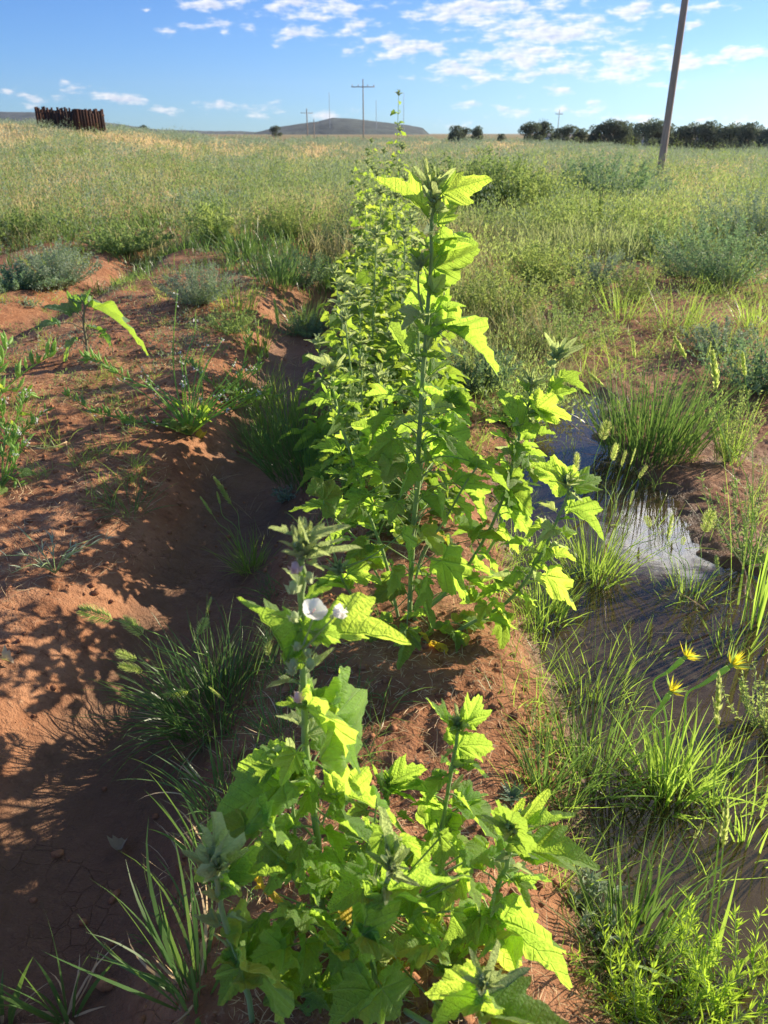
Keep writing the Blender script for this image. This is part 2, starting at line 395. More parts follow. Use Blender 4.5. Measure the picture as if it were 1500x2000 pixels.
def plain_mat(name, a, b=None, rough=.8, scale=8, bump=.3, metal=0, coord='Object', stretch=(1, 1, 1), spec=.3):
    m, nt = newmat(name); k = NT(nt); b = b or [q * .7 for q in a]
    tc = k.n('ShaderNodeTexCoord').outputs[coord]
    mp = k.n('ShaderNodeMapping', {0: tc, 'Scale': stretch}).outputs[0]
    nz = k.noise(mp, scale, 5, .6)
    at = k.n('ShaderNodeAttribute', attribute_name='tint').outputs['Fac']
    f = k.m('ADD', k.ramp(nz, .3, .7), k.m('SUBTRACT', at, .5), clamp=True)
    col = k.mix(f, c4(a), c4(b))
    pr = k.n('ShaderNodeBsdfPrincipled', {'Base Color': col, 'Roughness': rough, 'Metallic': metal, 'Specular IOR Level': spec, 'Normal': k.bump(nz, bump, .02)}).outputs[0]
    k.out(pr); return m

def soil_mat():
    m, nt = newmat('red_soil'); k = NT(nt)
    pos = k.n('ShaderNodeNewGeometry').outputs['Position']; sp = k.n('ShaderNodeSeparateXYZ', {0: pos})
    big = k.noise(pos, 1.6, 4, .55); mid = k.noise(pos, 9, 5, .6); fine = k.noise(pos, 60, 5, .65)
    dry = k.mix(k.ramp(big, .35, .65), (0.34, 0.152, 0.070, 1), (0.42, 0.215, 0.115, 1))
    dry = k.mix(k.ramp(mid, .35, .75), dry, (0.24, 0.10, 0.046, 1))
    dry = k.mix(k.ramp(k.noise(pos, 26, 5, .7), .52, .72), dry, (0.17, 0.07, 0.032, 1))
    dry = k.mix(k.m('MULTIPLY', k.ramp(fine, .55, .75), .5), dry, (0.56, 0.36, 0.22, 1))
    # straw flecks on the beds
    st = k.n('ShaderNodeMapping', {0: pos, 'Scale': (38, 95, 40), 'Rotation': (0, 0, .5)}).outputs[0]
    wv = k.ramp(k.noise(st, 1.0, 2, .5, 1.8), .63, .70)
    bedm = k.m('MULTIPLY', k.ramp(sp.outputs[0], -.8, -1.15), k.ramp(k.noise(pos, 2.3, 3), .40, .6))
    dry = k.mix(k.m('MULTIPLY', wv, bedm), dry, (0.55, 0.40, 0.25, 1))
    # moist furrow silt, darkened also for its shade; wet mud by the water
    wet = k.ramp(k.m('ADD', sp.outputs[2], k.m('MULTIPLY', mid, .03)), .005, -.05)
    rightside = k.ramp(sp.outputs[0], .15, .35)
    damp_shade = k.m('MAXIMUM', k.m('MULTIPLY', wet, rightside), k.m('MULTIPLY', k.ramp(sp.outputs[2], -.05, -.15), .75))
    nearf = k.ramp(sp.outputs[1], 9, 4)
    damp_shade = k.m('MULTIPLY', damp_shade, nearf)
    col = k.mix(damp_shade, dry, (0.15, 0.085, 0.048, 1))
    # straw-coloured dry ground further off
    far = k.ramp(sp.outputs[1], 9, 30)
    grass = k.mix(k.ramp(k.noise(pos, .35, 5, .6), .4, .6), (0.20, 0.19, 0.06, 1), (0.33, 0.25, 0.11, 1))
    col = k.mix(k.m('MULTIPLY', far, .85), col, grass)
    h = k.m('ADD', k.m('MULTIPLY', mid, .6), k.m('ADD', k.m('MULTIPLY', fine, .32), k.m('MULTIPLY', k.noise(pos, 190, 3, .6), .12)))
    # hair cracks
    vo = k.n('ShaderNodeTexVoronoi', {'Vector': k.n('ShaderNodeMapping', {0: pos, 'Scale': (1, 1, .2)}).outputs[0], 'Scale': 24.0, 'Randomness': 1.0}, feature='DISTANCE_TO_EDGE').outputs['Distance']
    crack = k.m('MULTIPLY', k.ramp(vo, .03, .0), k.ramp(k.noise(pos, 3, 2), .5, .62))
    h = k.m('SUBTRACT', h, k.m('MULTIPLY', crack, .12))
    rough = k.m('SUBTRACT', .92, k.m('MULTIPLY', damp_shade, .50))
    pr = k.n('ShaderNodeBsdfPrincipled', {'Base Color': col, 'Roughness': rough, 'Specular IOR Level': .3, 'Normal': k.bump(h, 1.0, .03)}).outputs[0]
    k.out(pr); return m
def water_mat():
    m, nt = newmat('muddy_water'); k = NT(nt)
    pos = k.n('ShaderNodeNewGeometry').outputs['Position']
    n1 = k.noise(k.n('ShaderNodeMapping', {0: pos, 'Scale': (1, 1.7, 1)}).outputs[0], 16, 2, .5, .6)
    n2 = k.noise(pos, 3, 2)
    nor = k.bump(k.m('MULTIPLY', n1, k.m('MULTIPLY_ADD', n2, 1.4, -.3)), .035, .005)
    gl = k.n('ShaderNodeBsdfGlossy', {'Color': (1, .97, .88, 1), 'Roughness': .02, 'Normal': nor}).outputs[0]
    tr = k.n('ShaderNodeBsdfTransparent', {'Color': (.84, .70, .50, 1)}).outputs[0]
    mud = k.n('ShaderNodeBsdfDiffuse', {'Color': (.17, .115, .062, 1)}).outputs[0]
    body = k.n('ShaderNodeMixShader', {0: .38, 1: tr, 2: mud}).outputs[0]
    fr = k.n('ShaderNodeFresnel', {'IOR': 1.45, 'Normal': nor}).outputs[0]
    fr = k.m('MULTIPLY', fr, 1.1, clamp=True)
    k.out(k.n('ShaderNodeMixShader', {0: fr, 1: body, 2: gl}).outputs[0]); return m

M_soil = soil_mat(); M_water = water_mat()
M_leaf = plant_mat('mallow_leaf', (.14, .27, .07), (.17, .31, .085), .60, (.56, .84, .09), .6, .35, True, .42)
M_leaf_f = plant_mat('mallow_leaf_row', (.085, .18, .045), (.17, .29, .07), .52, (.36, .60, .05), .6, .35, True, .42, tcol2=(.58, .76, .07))
M_young = plant_mat('mallow_young_leaf', (.25, .34, .15), (.34, .43, .21), .50, (.66, .80, .28), .65, .4, True, .2)
M_yellow = plant_mat('yellowed_leaf', (.45, .38, .05), (.60, .42, .05), .5, (.95, .72, .04), .6, .15, True, .25, patch=(.30, .16, .05))
M_stem = plant_mat('mallow_stem', (.27, .38, .12), (.34, .45, .17), .22, (.5, .75, .12), .6, .5, False, .15)
M_bud = plant_mat('mallow_bud', (.34, .42, .22), (.42, .50, .28), .40, (.75, .85, .42), .7, .6, False, .15)
M_petal = plant_mat('white_petal', (.88, .87, .84), (.90, .89, .86), .45, (1, .98, .92), .6, .2, False, .06)
M_pink = plant_mat('pink_bud', (.62, .45, .44), (.72, .58, .56), .35, (.9, .7, .6), .6, .3, False, .1)
M_grass = plant_mat('grass_blade', (.045, .11, .035), (.10, .19, .055), .36, (.28, .48, .09), .38, 0, False, .2, .5)
M_grassy = plant_mat('fresh_grass_blade', (.09, .18, .05), (.17, .28, .07), .46, (.52, .76, .10), .42, 0, False, .2, .45)
M_tall = plant_mat('tall_field_grass', (.15, .21, .085), (.46, .35, .19), .40, (.46, .58, .20), .6, 0, False, .35, tcol2=(.80, .62, .32))
M_straw = plant_mat('straw', (.50, .36, .20), (.66, .50, .30), .2, (.7, .5, .25), .8, 0, False, .3)
M_seed = plant_mat('grass_seed_head', (.30, .42, .09), (.52, .58, .22), .5, (.75, .85, .25), .55, .2, False, .2)
M_sage = plant_mat('silver_sage_leaf', (.23, .31, .20), (.38, .45, .32), .25, (.42, .55, .30), .7, .3, False, .25)
M_blue = plant_mat('blue_green_weed_leaf', (.12, .20, .12), (.22, .30, .18), .3, (.32, .52, .20), .6, .2, False, .25)
M_lime = plant_mat('lime_weed_leaf', (.18, .28, .07), (.32, .41, .10), .46, (.50, .62, .16), .6, 0, False, .25)
M_weed = plant_mat('green_weed_leaf', (.11, .19, .07), (.20, .29, .10), .42, (.42, .58, .15), .55, 0, False, .25)
M_bright = plant_mat('bright_feathery_leaf', (.18, .32, .04), (.28, .42, .06), .50, (.60, .86, .07), .55, 0, False, .2)
M_pod = plant_mat('green_pod', (.22, .38, .10), (.30, .46, .14), .4, (.6, .85, .15), .45, .1, False, .12)
M_sunf = plant_mat('sunflower_leaf', (.10, .20, .13), (.15, .25, .15), .42, (.40, .72, .05), .5, .25, True, .2)
M_purple = plant_mat('purple_stem', (.22, .16, .13), (.24, .26, .13), .1, None, .6, .3, False, .1)
M_yel = plant_mat('yellow_ray', (.80, .66, .03), (.88, .78, .06), .45, (1, .85, .05), .5, 0, False, .1)
M_jun = plant_mat('juniper_foliage', (.08, .115, .08), (.15, .18, .13), .22, (.22, .28, .14), .7, 0, False, .3)
M_wood = plain_mat('weathered_pole_wood', (.44, .35, .27), (.33, .26, .20), .85, 6, .5, stretch=(6, 6, .4))
M_bark = plain_mat('bark', (.12, .09, .07), (.07, .05, .04), .9, 8, .6)
M_rust = plain_mat('rusty_steel', (.085, .035, .020), (.022, .015, .014), .85, 1.6, .4, stretch=(3, 3, .5))
M_clod = plain_mat('soil_clod', (.42, .20, .10), (.27, .12, .06), .95, 40, .6)
M_dryleaf = plant_mat('dry_grey_leaf', (.33, .27, .21), (.45, .38, .30), .15, None, .85, 0, False, .3)
M_white = plain_mat('white_siding', (.72, .72, .70), (.60, .60, .60), .6, 2, .1)
M_roof = plain_mat('grey_roof', (.28, .27, .27), (.20, .20, .20), .7, 4, .2)
M_glass = plain_mat('dark_window_glass', (.03, .035, .04), (.02, .02, .03), .12, 1, .0)
M_steel = plain_mat('galvanised_steel', (.36, .37, .39), (.25, .26, .28), .5, 3, .1, metal=.4)

# ------------------------------------------------------------------ ground
def axis_pts(a0, a1, d, g, lim):
    p = [a0]
    while p[-1] < a1: p.append(p[-1] + d)
    s = d
    while p[-1] < lim: s *= g; p.append(p[-1] + s)
    return np.array(p)
xp = axis_pts(0, 1.8, .011, 1.035, 5200); xs = np.concatenate([-xp[:0:-1], xp])
yp = axis_pts(.35, 2.2, .009, 1.0105, 6000); yn = -axis_pts(0, .0, .03, 1.25, 60)[1:][::-1]; ys = np.concatenate([yn, np.arange(0, .35, .03), yp])
X, Yg = np.meshgrid(xs, ys); Z = height(X, Yg)
mb = MB(); nx, ny = len(xs), len(ys)
ii = (np.arange(ny - 1)[:, None] * nx + np.arange(nx - 1)[None, :]).ravel()
mb.add(np.stack([X.ravel(), Yg.ravel(), Z.ravel()], 1), np.stack([ii, ii + 1, ii + nx + 1, ii + nx], 1))
ground = mb.build('ground', M_soil); tag(ground, 'red brown sandy garden soil with furrows', kind='structure')

# puddle: a sheet at water level, cut to the hollow by the terrain itself
wx = np.linspace(.22, 2.6, 60); wy = np.linspace(-.2, 4.7, 110); WX, WY = np.meshgrid(wx, wy)
mb = MB(); jj = (np.arange(109)[:, None] * 60 + np.arange(59)[None, :]).ravel()
mb.add(np.stack([WX.ravel(), WY.ravel(), np.full(WX.size, WATER_Z)], 1), np.stack([jj, jj + 1, jj + 61, jj + 60], 1))
w = mb.build('puddle', M_water); tag(w, 'shallow muddy irrigation water lying in the furrow right of the plants', kind='structure')

# ------------------------------------------------------------------ hills
def hill(name, label, px, Y, depth, colA, colB):
    """profile [(u,v)...] of the skyline at distance Y; a real ridge with two slopes"""
    pts = np.array(px, float); us = np.linspace(pts[0, 0], pts[-1, 0], 160)
    vs = np.interp(us, pts[:, 0], pts[:, 1]) + 2.2 * fbm(us * .05, us * 0 + 1.7, 9, 4)
    prof = np.array([tuple(P(u, v, Y)) for u, v in zip(us, vs)])
    rows = []
    for k, f in enumerate(np.linspace(-1, 1, 25)):
        hh = (1 - abs(f)) ** .75
        r = prof.copy(); r[:, 1] += f * depth; r[:, 0] *= 1 + f * depth / Y
        r[:, 2] = -6 + (prof[:, 2] + 6) * hh + (fbm(r[:, 0] * .01, r[:, 1] * .01 + k, 4, 4)) * (prof[:, 2] + 6) * .35 * (1 - hh) * 2
        rows.append(r)
    V = np.array(rows).reshape(-1, 3); n = 160
    q = (np.arange(24)[:, None] * n + np.arange(n - 1)[None, :]).ravel()
    mb = MB(); mb.add(V, np.stack([q, q + 1, q + n + 1, q + n], 1))
    m, nt = newmat(name + '_scrub'); k = NT(nt); pos = k.n('ShaderNodeNewGeometry').outputs['Position']
    nz = k.noise(pos, .035, 6, .65); nz2 = k.noise(k.n('ShaderNodeMapping', {0: pos, 'Scale': (1, 1, 3)}).outputs[0], .012, 4)
    col = k.mix(k.ramp(nz, .45, .60), c4(colA), c4(colB)); col = k.mix(k.ramp(nz2, .55, .7), col, c4([q_ * 1.7 for q_ in colB]))
    k.out(k.n('ShaderNodeBsdfPrincipled', {'Base Color': col, 'Roughness': 1.0, 'Normal': k.bump(nz, .6, 8.0)}).outputs[0])
    o = mb.build(name, m); tag(o, label, kind='structure'); return o
hill('mesa_hill', 'dark scrubby mesa on the horizon', [(440, 268), (505, 257), (540, 248), (580, 243), (620, 237), (650, 230), (690, 232), (720, 235), (760, 240), (790, 243), (812, 247), (826, 250), (840, 263), (870, 270)], 1500, 260, (.010, .026, .022), (.040, .056, .042))
hill('low_hills', 'low dark ridge at the far left', [(-260, 228), (-60, 219), (10, 218), (60, 219), (110, 224), (200, 238), (300, 252), (380, 255), (470, 256), (560, 262)], 1900, 260, (.035, .052, .042), (.09, .095, .08))

# ------------------------------------------------------------------ mallow leaves
def leaf_arrays(seed, lobes=((0, 1.0, 31), (40, .74, 32), (86, .62, 42)), rays=91, rings=9, teeth=.075, fold=.22, droop=.22, ruffle=.05, narrow=1.0):
    g = np.random.default_rng(seed)
    amax = 148.0
    th = np.linspace(-amax, amax, rays)
    r = np.zeros(rays)
    for (a, l, w) in lobes:
        for s in ((1,) if a == 0 else (1, -1)):
            l2 = l * g.uniform(.9, 1.1); d = (th - s * a) / w
            r = np.maximum(r, l2 / (1 + .55 * np.abs(d) ** 1.25 + .12 * d ** 2))
    r = r * (.55 + .45 * np.clip((amax - np.abs(th)) / 25, 0, 1))
    saw = (np.arange(rays) % 3) / 2.0
    r = r * (1 + teeth * (saw - .5) + g.uniform(-.02, .02, rays))
    f = np.linspace(0, 1, rings + 1)[1:] ** .85
    TH = np.radians(th)[None, :]; Rr = r[None, :] * f[:, None]
    x = np.sin(TH) * Rr * narrow; y = np.cos(TH) * Rr
    cx = x.copy(); cy = y.copy()
    z = fold * np.abs(x) + .0 * y
    ph = g.uniform(0, 6, 4)
    z = z + ruffle * np.sin(np.radians(th)[None, :] * 4.3 + ph[0]) * f[:, None] ** 2 + ruffle * .7 * np.sin(np.radians(th)[None, :] * 9.1 + ph[1]) * f[:, None] ** 2.5
    # quilting between the veins
    va = np.array([0, 47, 100.]); dm = np.min(np.abs(np.abs(th)[:, None] - va[None, :]), 1)
    z = z + .07 * np.sin(np.clip(dm / 23, 0, 1) * np.pi / 2)[None, :] * np.sin(f * np.pi)[:, None] * .9
    z = z + .020 * np.sin(26 * (y - .7 * np.abs(x)) + ph[2])
    dr = droop * g.uniform(.6, 1.3)
    z = z - dr * (y.clip(0)) ** 2
    x = x + g.uniform(-.10, .10) * y ** 2
    V = np.vstack([[0, 0, 0], np.stack([x, y, z], -1).reshape(-1, 3)])
    UV = np.vstack([[0, 0], np.stack([cx, cy], -1).reshape(-1, 2)]) + 1e-6
    tr = [[0, 1 + k + 1, 1 + k] for k in range(rays - 1)]
    q = [[1 + i * rays + k, 1 + i * rays + k + 1, 1 + (i + 1) * rays + k + 1, 1 + (i + 1) * rays + k] for i in range(rings - 1) for k in range(rays - 1)]
    return V, np.array(q), np.array(tr), UV
BROAD = [leaf_arrays(s, fold=f, droop=d, ruffle=r) for s, f, d, r in [(1, .20, .2, .05), (2, .38, .25, .06), (3, .10, .35, .07), (4, .30, .05, .05), (5, .55, .30, .06), (6, .0, .15, .08)]]
POINT = [leaf_arrays(s, ((0, 1.0, 22), (36, .70, 22), (90, .36, 30)), fold=f, droop=d, ruffle=r) for s, f, d, r in [(11, .35, .2, .04), (12, .55, .3, .05), (13, .25, -.1, .05), (14, .7, .15, .04)]]
YOUNG = [leaf_arrays(s, ((0, 1.0, 15), (32, .55, 14), (90, .16, 24)), rays=49, rings=6, fold=f, droop=d, ruffle=.03, teeth=.11) for s, f, d in [(21, .6, .1), (22, .8, -.15), (23, .4, .3), (24, .9, .05)]]
LOWRES = [leaf_arrays(s, rays=25, rings=3, fold=f, droop=d, ruffle=.06) for s, f, d in [(31, .2, .2), (32, .4, .3), (33, .1, .35), (34, .5, .0)]]
LOWYOUNG = [leaf_arrays(s, ((0, 1.0, 18), (35, .55, 16), (90, .2, 24)), rays=21, rings=3, fold=f, droop=d, ruffle=.03) for s, f, d in [(41, .6, .1), (42, .7, .3)]]
def arr_mesh(name, A, mat):
    m = MB(); m.add(A[0], A[1], A[2], uv=A[3]); return m.mesh(name, mat)
LM = {}
for nm, arrs in (('broad', BROAD), ('point', POINT), ('young', YOUNG)):
    for mn, mt in (('green', M_leaf), ('young', M_young), ('yellow', M_yellow)):
        if mn == 'young' and nm == 'broad': continue
        if mn == 'yellow' and nm != 'broad': continue
        LM[nm, mn] = [arr_mesh('mallow_leaf', a, mt) for a in arrs]
TOCAM = Vector((0, 0, CAM_H))
def frame(base, m, n_hint, roll=0):
    y = Vector(m).normalized(); n = Vector(n_hint); n = n - y * n.dot(y)
    if n.length < 1e-4: n = y.orthogonal()
    n.normalize()
    if roll: n = Quaternion(y, roll) @ n
    x = y.cross(n)
    return x, y, n
def leaf_obj(parent, base, tip, w=1.0, kind='broad', col='green', roll=None, hint=None, name='leaf'):
    base = Vector(base); tip = Vector(tip); m = tip - base; L = m.length
    if hint is None:
        tc = (TOCAM - base).normalized()
        if random.random() < .84: hint = sdir * 1.0 + Vector((random.uniform(-.3, .3), random.uniform(-.1, .5), random.uniform(-.35, .25)))
        else: hint = Vector((0, 0, 1)) * .8 + tc * .3 + Vector((random.uniform(-.35, .35), random.uniform(-.2, .35), 0))
    w *= {'broad': .70, 'point': .80, 'young': .66}[kind]
    x, y, n = frame(base, m, hint, random.uniform(-.35, .35) if roll is None else roll)
    o = bpy.data.objects.new(name, random.choice(LM[kind, col])); C.objects.link(o)
    lr = Matrix((( x.x * w, y.x, n.x), (x.y * w, y.y, n.y), (x.z * w, y.z, n.z))).to_4x4()
    o.matrix_world = Matrix.Translation(base) @ lr @ Matrix.Scale(L, 4)
    mw = o.matrix_world.copy()
    o.parent = parent; o.matrix_parent_inverse = Matrix.Translation(parent.location).inverted(); o.matrix_basis = mw
    return o
def head(parent, pos, up, size, n=8, tips=None, buds=9, spread=.55):
    """rosette of young leaves round the growing tip, with its knot of buds"""
    pos = Vector(pos); up = Vector(up).normalized()
    n = n + 3
    for k in range(n):
        a = k * 2.4 + random.uniform(-.3, .3); f = k / max(1, n - 1)
        side = Vector((math.cos(a), math.sin(a), 0))
        d = (up * (1.15 - spread * f) + side * (.28 + spread * f)).normalized()
        b = pos - up * size * (.10 + .35 * f) + side * size * .05
        L = size * (.5 + .45 * f) * random.uniform(.85, 1.15)
        leaf_obj(parent, b, b + d * L, .9, 'young', 'young', hint=up * .8 - side * .5 + Vector((random.uniform(-.2, .2), random.uniform(-.2, .2), 0)))
    m = MB(); g = np.random.default_rng(int(abs(pos.x * 1e4)) + 5)
    for k in range(buds):
        c = np.array(pos) + g.normal(size=3) * size * .075 - np.array(up) * size * g.uniform(-.08, .25)
        blob(m, c, np.array([.055, .055, .075]) * size * g.uniform(.7, 1.2), g.uniform(0, 1), k, 7, 4, .12)
        for j in range(4):
            d = nrm(g.normal(size=3) + np.array([0, 0, .8])); leaflets(m, [c], [d], size * .15, size * .05, g.uniform(.2, 1), g)
    m.build('bud_cluster', M_bud, parent)

class Mallow:
    def __init__(s, label, loc, group='mallow plants in the row'):
        s.t = thing('mallow_plant', label, 'plant', loc, group); s.paths = []; s.count = 0
    def stem(s, pts, r0=.005, r1=.0025, n=28):
        p = smoothpath(pts, n); p[1:-1] += rng.normal(size=(n - 2, 3)) * r0 * .12
        m = MB(); tube(m, p, r0, r1, 8, np.linspace(.2, .9, n).repeat(8) if False else .5)
        s.paths.append(p); s.cur = m; s.curp = p
        return p
    def petiole(s, base, path=None, r=.0015):
        p = s.curp if path is None else path; b = np.array(base)
        zz = b[2] - .25 * np.linalg.norm(p[:, :2] - b[:2], axis=1).min() - .008
        i = int(np.argmin(np.linalg.norm(p - np.array([b[0], b[1], zz]), axis=1)))
        a = p[i]; mid = (a + b) / 2 + np.array([0, 0, -.10 * np.linalg.norm(a - b)])
        tube(s.cur, smoothpath([a, mid, b], 6), r * 1.15, r * .85, 5)
        # stipule at the node
        if random.random() < .7: leaflets(s.cur, [a], [nrm(np.array([random.uniform(-1, 1), random.uniform(-1, 1), 1.2]))], .012, .004, .6)
        return i
    def leaf(s, bu, bv, tu, tv, Yb, dY=None, w=1.0, kind='broad', col='green', roll=None, hint=None, pet=True):
        b = P(bu, bv, Yb)
        L0 = (P(tu, tv, Yb) - b).length
        t = P(tu, tv, Yb + (random.uniform(-.25, .35) * L0 if dY is None else dY))
        if pet: s.petiole(b)
        s.count += 1
        return leaf_obj(s.t, b, t, w, kind, col, roll, hint)
    def fill(s, t0, t1, n, L0, L1, pet0, pet1, col='green', sink=0.0, kinds=('broad', 'broad', 'point'), yellow=0.0):
        p = s.curp; N = len(p)
        for k in range(n):
            f = (k + .5) / n; t = t0 + (t1 - t0) * f; i = min(N - 1, int(t * (N - 1))); a = p[i]
            az = k * 2.4 + random.uniform(-.4, .4); pl = (pet0 + (pet1 - pet0) * f) * random.uniform(.75, 1.25)
            el_ = random.uniform(.15, .7)
            out = Vector((math.cos(az), math.sin(az), el_)).normalized()
            b = Vector(a) + out * pl; b.z = max(b.z, hz(b.x, b.y) + .02)
            L = (L0 + (L1 - L0) * f) * random.uniform(.75, 1.2)
            d = (Vector((math.cos(az + random.uniform(-.5, .5)), math.sin(az + random.uniform(-.5, .5)), random.uniform(-.75, .25) - sink))).normalized()
            tp = b + d * L
            g_ = hz(tp.x, tp.y) + .01
            if tp.z < g_: tp.z = g_
            mid = np.array((Vector(a) + b) / 2) + [0, 0, .12 * pl]
            tube(s.cur, smoothpath([a, mid, b], 6), .0017, .0012, 5)
            c = 'yellow' if random.random() < yellow else col
            leaf_obj(s.t, b, tp, random.uniform(.95, 1.2), 'broad' if c == 'yellow' else random.choice(kinds), c,
                     hint=Vector((-d.x * .25, -d.y * .25, .55)) + sdir * .9 + Vector((random.uniform(-.4, .4), random.uniform(-.4, .4), 0)))
            s.count += 1
    def spire(s, t0, t1, n, L0, L1):
        """small leaves hugging the upper stem, steeper towards the tip"""
        p = s.curp; N = len(p)
        for k in range(n):
            f = (k + .5) / n; i = min(N - 1, int((t0 + (t1 - t0) * f) * (N - 1))); a = Vector(p[i]); az = k * 2.4 + random.uniform(-.5, .5)
            e = .35 + .75 * f + random.uniform(-.25, .25); d = Vector((math.cos(az), math.sin(az), e)).normalized(); L = (L0 + (L1 - L0) * f) * random.uniform(.7, 1.25)
            b = a + d * L * .28; tube(s.cur, [a, b], .0011, .0009, 4)
            d2 = (d + Vector((0, 0, random.uniform(-.5, .2)))).normalized()
            leaf_obj(s.t, b, b + d2 * L, random.uniform(.9, 1.2), random.choice(('point', 'young')), 'young' if random.random() < .55 else 'green', hint=sdir * .8 + Vector((-d.x * .4 + random.uniform(-.3, .3), -d.y * .4 + random.uniform(-.3, .3), .4))); s.count += 1
    def done(s): s.cur.build('stem', M_stem, s.t)

# ------------------------------------------------------------------ plant B : tall one in the middle
B0 = G(800, 1205); YB = B0.y
pb = Mallow('tallest leafy mallow in the row centre, side branches arching right over the mud', B0)
def pp(pts, Ys):
    Ys = np.interp(np.linspace(0, 1, len(pts)), np.linspace(0, 1, len(Ys)), Ys)
    return [P(u, v, y) for (u, v), y in zip(pts, Ys)]
g0 = Vector((B0.x, B0.y, hz(B0.x, B0.y) - .02))
pb.stem([g0] + pp([(803, 1120), (808, 1020), (817, 950), (818, 883), (822, 800), (827, 717), (833, 650), (836, 610), (842, 517), (843, 450), (847, 400), (840, 374)], [YB, YB - .02]), .0068, .0032, 50)
for a in [(863, 377, 953, 345, None, 1.0, 'point'), (823, 408, 743, 347, None, 1.0, 'point'), (849, 470, 928, 462, .06, 1.2, 'broad'), (847, 523, 944, 490, -.03, 1.25, 'broad'),
          (852, 540, 886, 578, None, 1.1, 'point'), (840, 617, 893, 600, .05, 1.3, 'broad'), (870, 643, 984, 685, -.02, .95, 'broad'), (868, 640, 948, 628, .09, 1., 'point'),
          (813, 697, 864, 701, -.04, 1.0, 'point'), (853, 856, 944, 908, -.05, 1.25, 'broad'), (855, 850, 800, 820, .06, 1.0, 'broad'), (828, 760, 880, 800, .05, 1, 'broad'),
          (880, 776, 930, 800, 0, 1., 'point'), (884, 800, 928, 828, .0, 1, 'point'), (790, 690, 765, 640, .1, 1, 'broad'), (835, 560, 800, 590, .06, 1.1, 'broad')]:
    pb.leaf(a[0], a[1], a[2], a[3], YB, a[4], a[5], a[6])
pb.fill(.03, .45, 52, .085, .065, .19, .07, yellow=.03)
pb.spire(.30, .96, 30, .085, .050); hb = P(840, 374, YB - .02)
for (tu, tv) in [(818, 298), (805, 318), (850, 318), (890, 326), (832, 325), (868, 345)]:
    b = P(840 + (tu - 840) * .12, 370, YB - .02); leaf_obj(pb.t, b, P(tu, tv, YB - .02 + random.uniform(-.03, .03)), .9, 'young', 'young')
head(pb.t, P(846, 385, YB - .03), (0, 0, 1), .045, 5)
pb.done()
# side shoot beside main stem
pb.stem(pp([(827, 612), (818, 575), (817, 533), (822, 505)], [YB - .01, YB - .04]), .003, .0015, 10); head(pb.t, P(821, 508, YB - .04), (0, 0, 1), .05, 5); pb.done()
# right arching branch
pb.stem([g0 + Vector((.01, -.02, .03))] + pp([(853, 1246), (923, 1216), (983, 1181), (1027, 1134), (1061, 1077), (1087, 1017), (1109, 965), (1108, 935)], [YB - .06, YB - .1]), .0052, .003, 32)
for a in [(1109, 995, 1194, 1033, -.03, 1.0, 'point'), (1066, 1125, 1144, 1181, -.05, 1.3, 'broad'), (1122, 952, 1187, 927, .04, 1., 'point'), (1104, 940, 1034, 893, .03, 1.1, 'broad'),
          (1040, 1100, 1070, 1040, .03, .8, 'point'), (979, 1205, 988, 1266, -.03, 1.2, 'broad'), (927, 1262, 980, 1296, -.05, 1.2, 'broad'), (884, 1242, 870, 1324, -.03, 1.0, 'broad'),
          (960, 1180, 1005, 1215, -.04, 1.1, 'broad'), (1000, 1150, 960, 1130, .06, 1.1, 'broad')]:
    pb.leaf(a[0], a[1], a[2], a[3], YB - .09, a[4], a[5], a[6])
head(pb.t, P(1108, 932, YB - .1), (.1, 0, 1), .06, 8); pb.spire(.45, .97, 14, .065, .042); pb.fill(.08, .75, 18, .065, .05, .06, .03); pb.done()
# two upright right stems
pb.stem([g0 + Vector((.02, 0, .02))] + pp([(880, 1150), (931, 1077), (972, 1000), (1005, 900), (1016, 840), (1034, 785), (1038, 745)], [YB + .02, YB + .05]), .0048, .0025, 30)
for a in [(1045, 800, 1124, 809, -.03, 1.25, 'broad'), (1042, 803, 1080, 829, 0, 1, 'point'), (1016, 846, 976, 767, .02, 1.0, 'broad'), (1000, 902, 985, 847, .03, .9, 'point'),
          (949, 915, 1001, 947, -.02, 1.1, 'broad'), (987, 950, 1045, 1002, -.05, 1.25, 'broad'), (988, 986, 1050, 1040, -.06, 1.25, 'broad'), (983, 1038, 1022, 1077, -.05, 1.1, 'broad'),
          (936, 1112, 1003, 1147, -.06, 1.2, 'broad')]:
    pb.leaf(a[0], a[1], a[2], a[3], YB + .03, a[4], a[5], a[6])
head(pb.t, P(1038, 742, YB + .05), (0, 0, 1), .06, 7); pb.spire(.45, .97, 14, .065, .042); pb.fill(.1, .85, 20, .07, .05, .06, .03); pb.done()
pb.stem([g0 + Vector((.03, .02, .02))] + pp([(950, 1080), (990, 990), (1023, 913), (1049, 829), (1076, 745), (1084, 695)], [YB + .06, YB + .14]), .0045, .0025, 30)
for a in [(1093, 741, 1152, 761, -.02, 1.0, 'point'), (1075, 774, 1126, 756, .02, 1.1, 'point'), (1031, 893, 1092, 953, -.05, 1.3, 'broad'), (1060, 800, 1020, 790, .06, .9, 'point')]:
    pb.leaf(a[0], a[1], a[2], a[3], YB + .11, a[4], a[5], a[6])
for (tu, tv) in [(1056, 649), (1077, 653), (1124, 662), (1148, 674), (1104, 657)]:
    leaf_obj(pb.t, P(1085, 697, YB + .14), P(tu, tv, YB + .14 + random.uniform(-.03, .03)), 1.0, 'young', 'young')
head(pb.t, P(1085, 690, YB + .14), (.1, 0, 1), .045, 4); pb.spire(.4, .97, 14, .065, .042); pb.done()
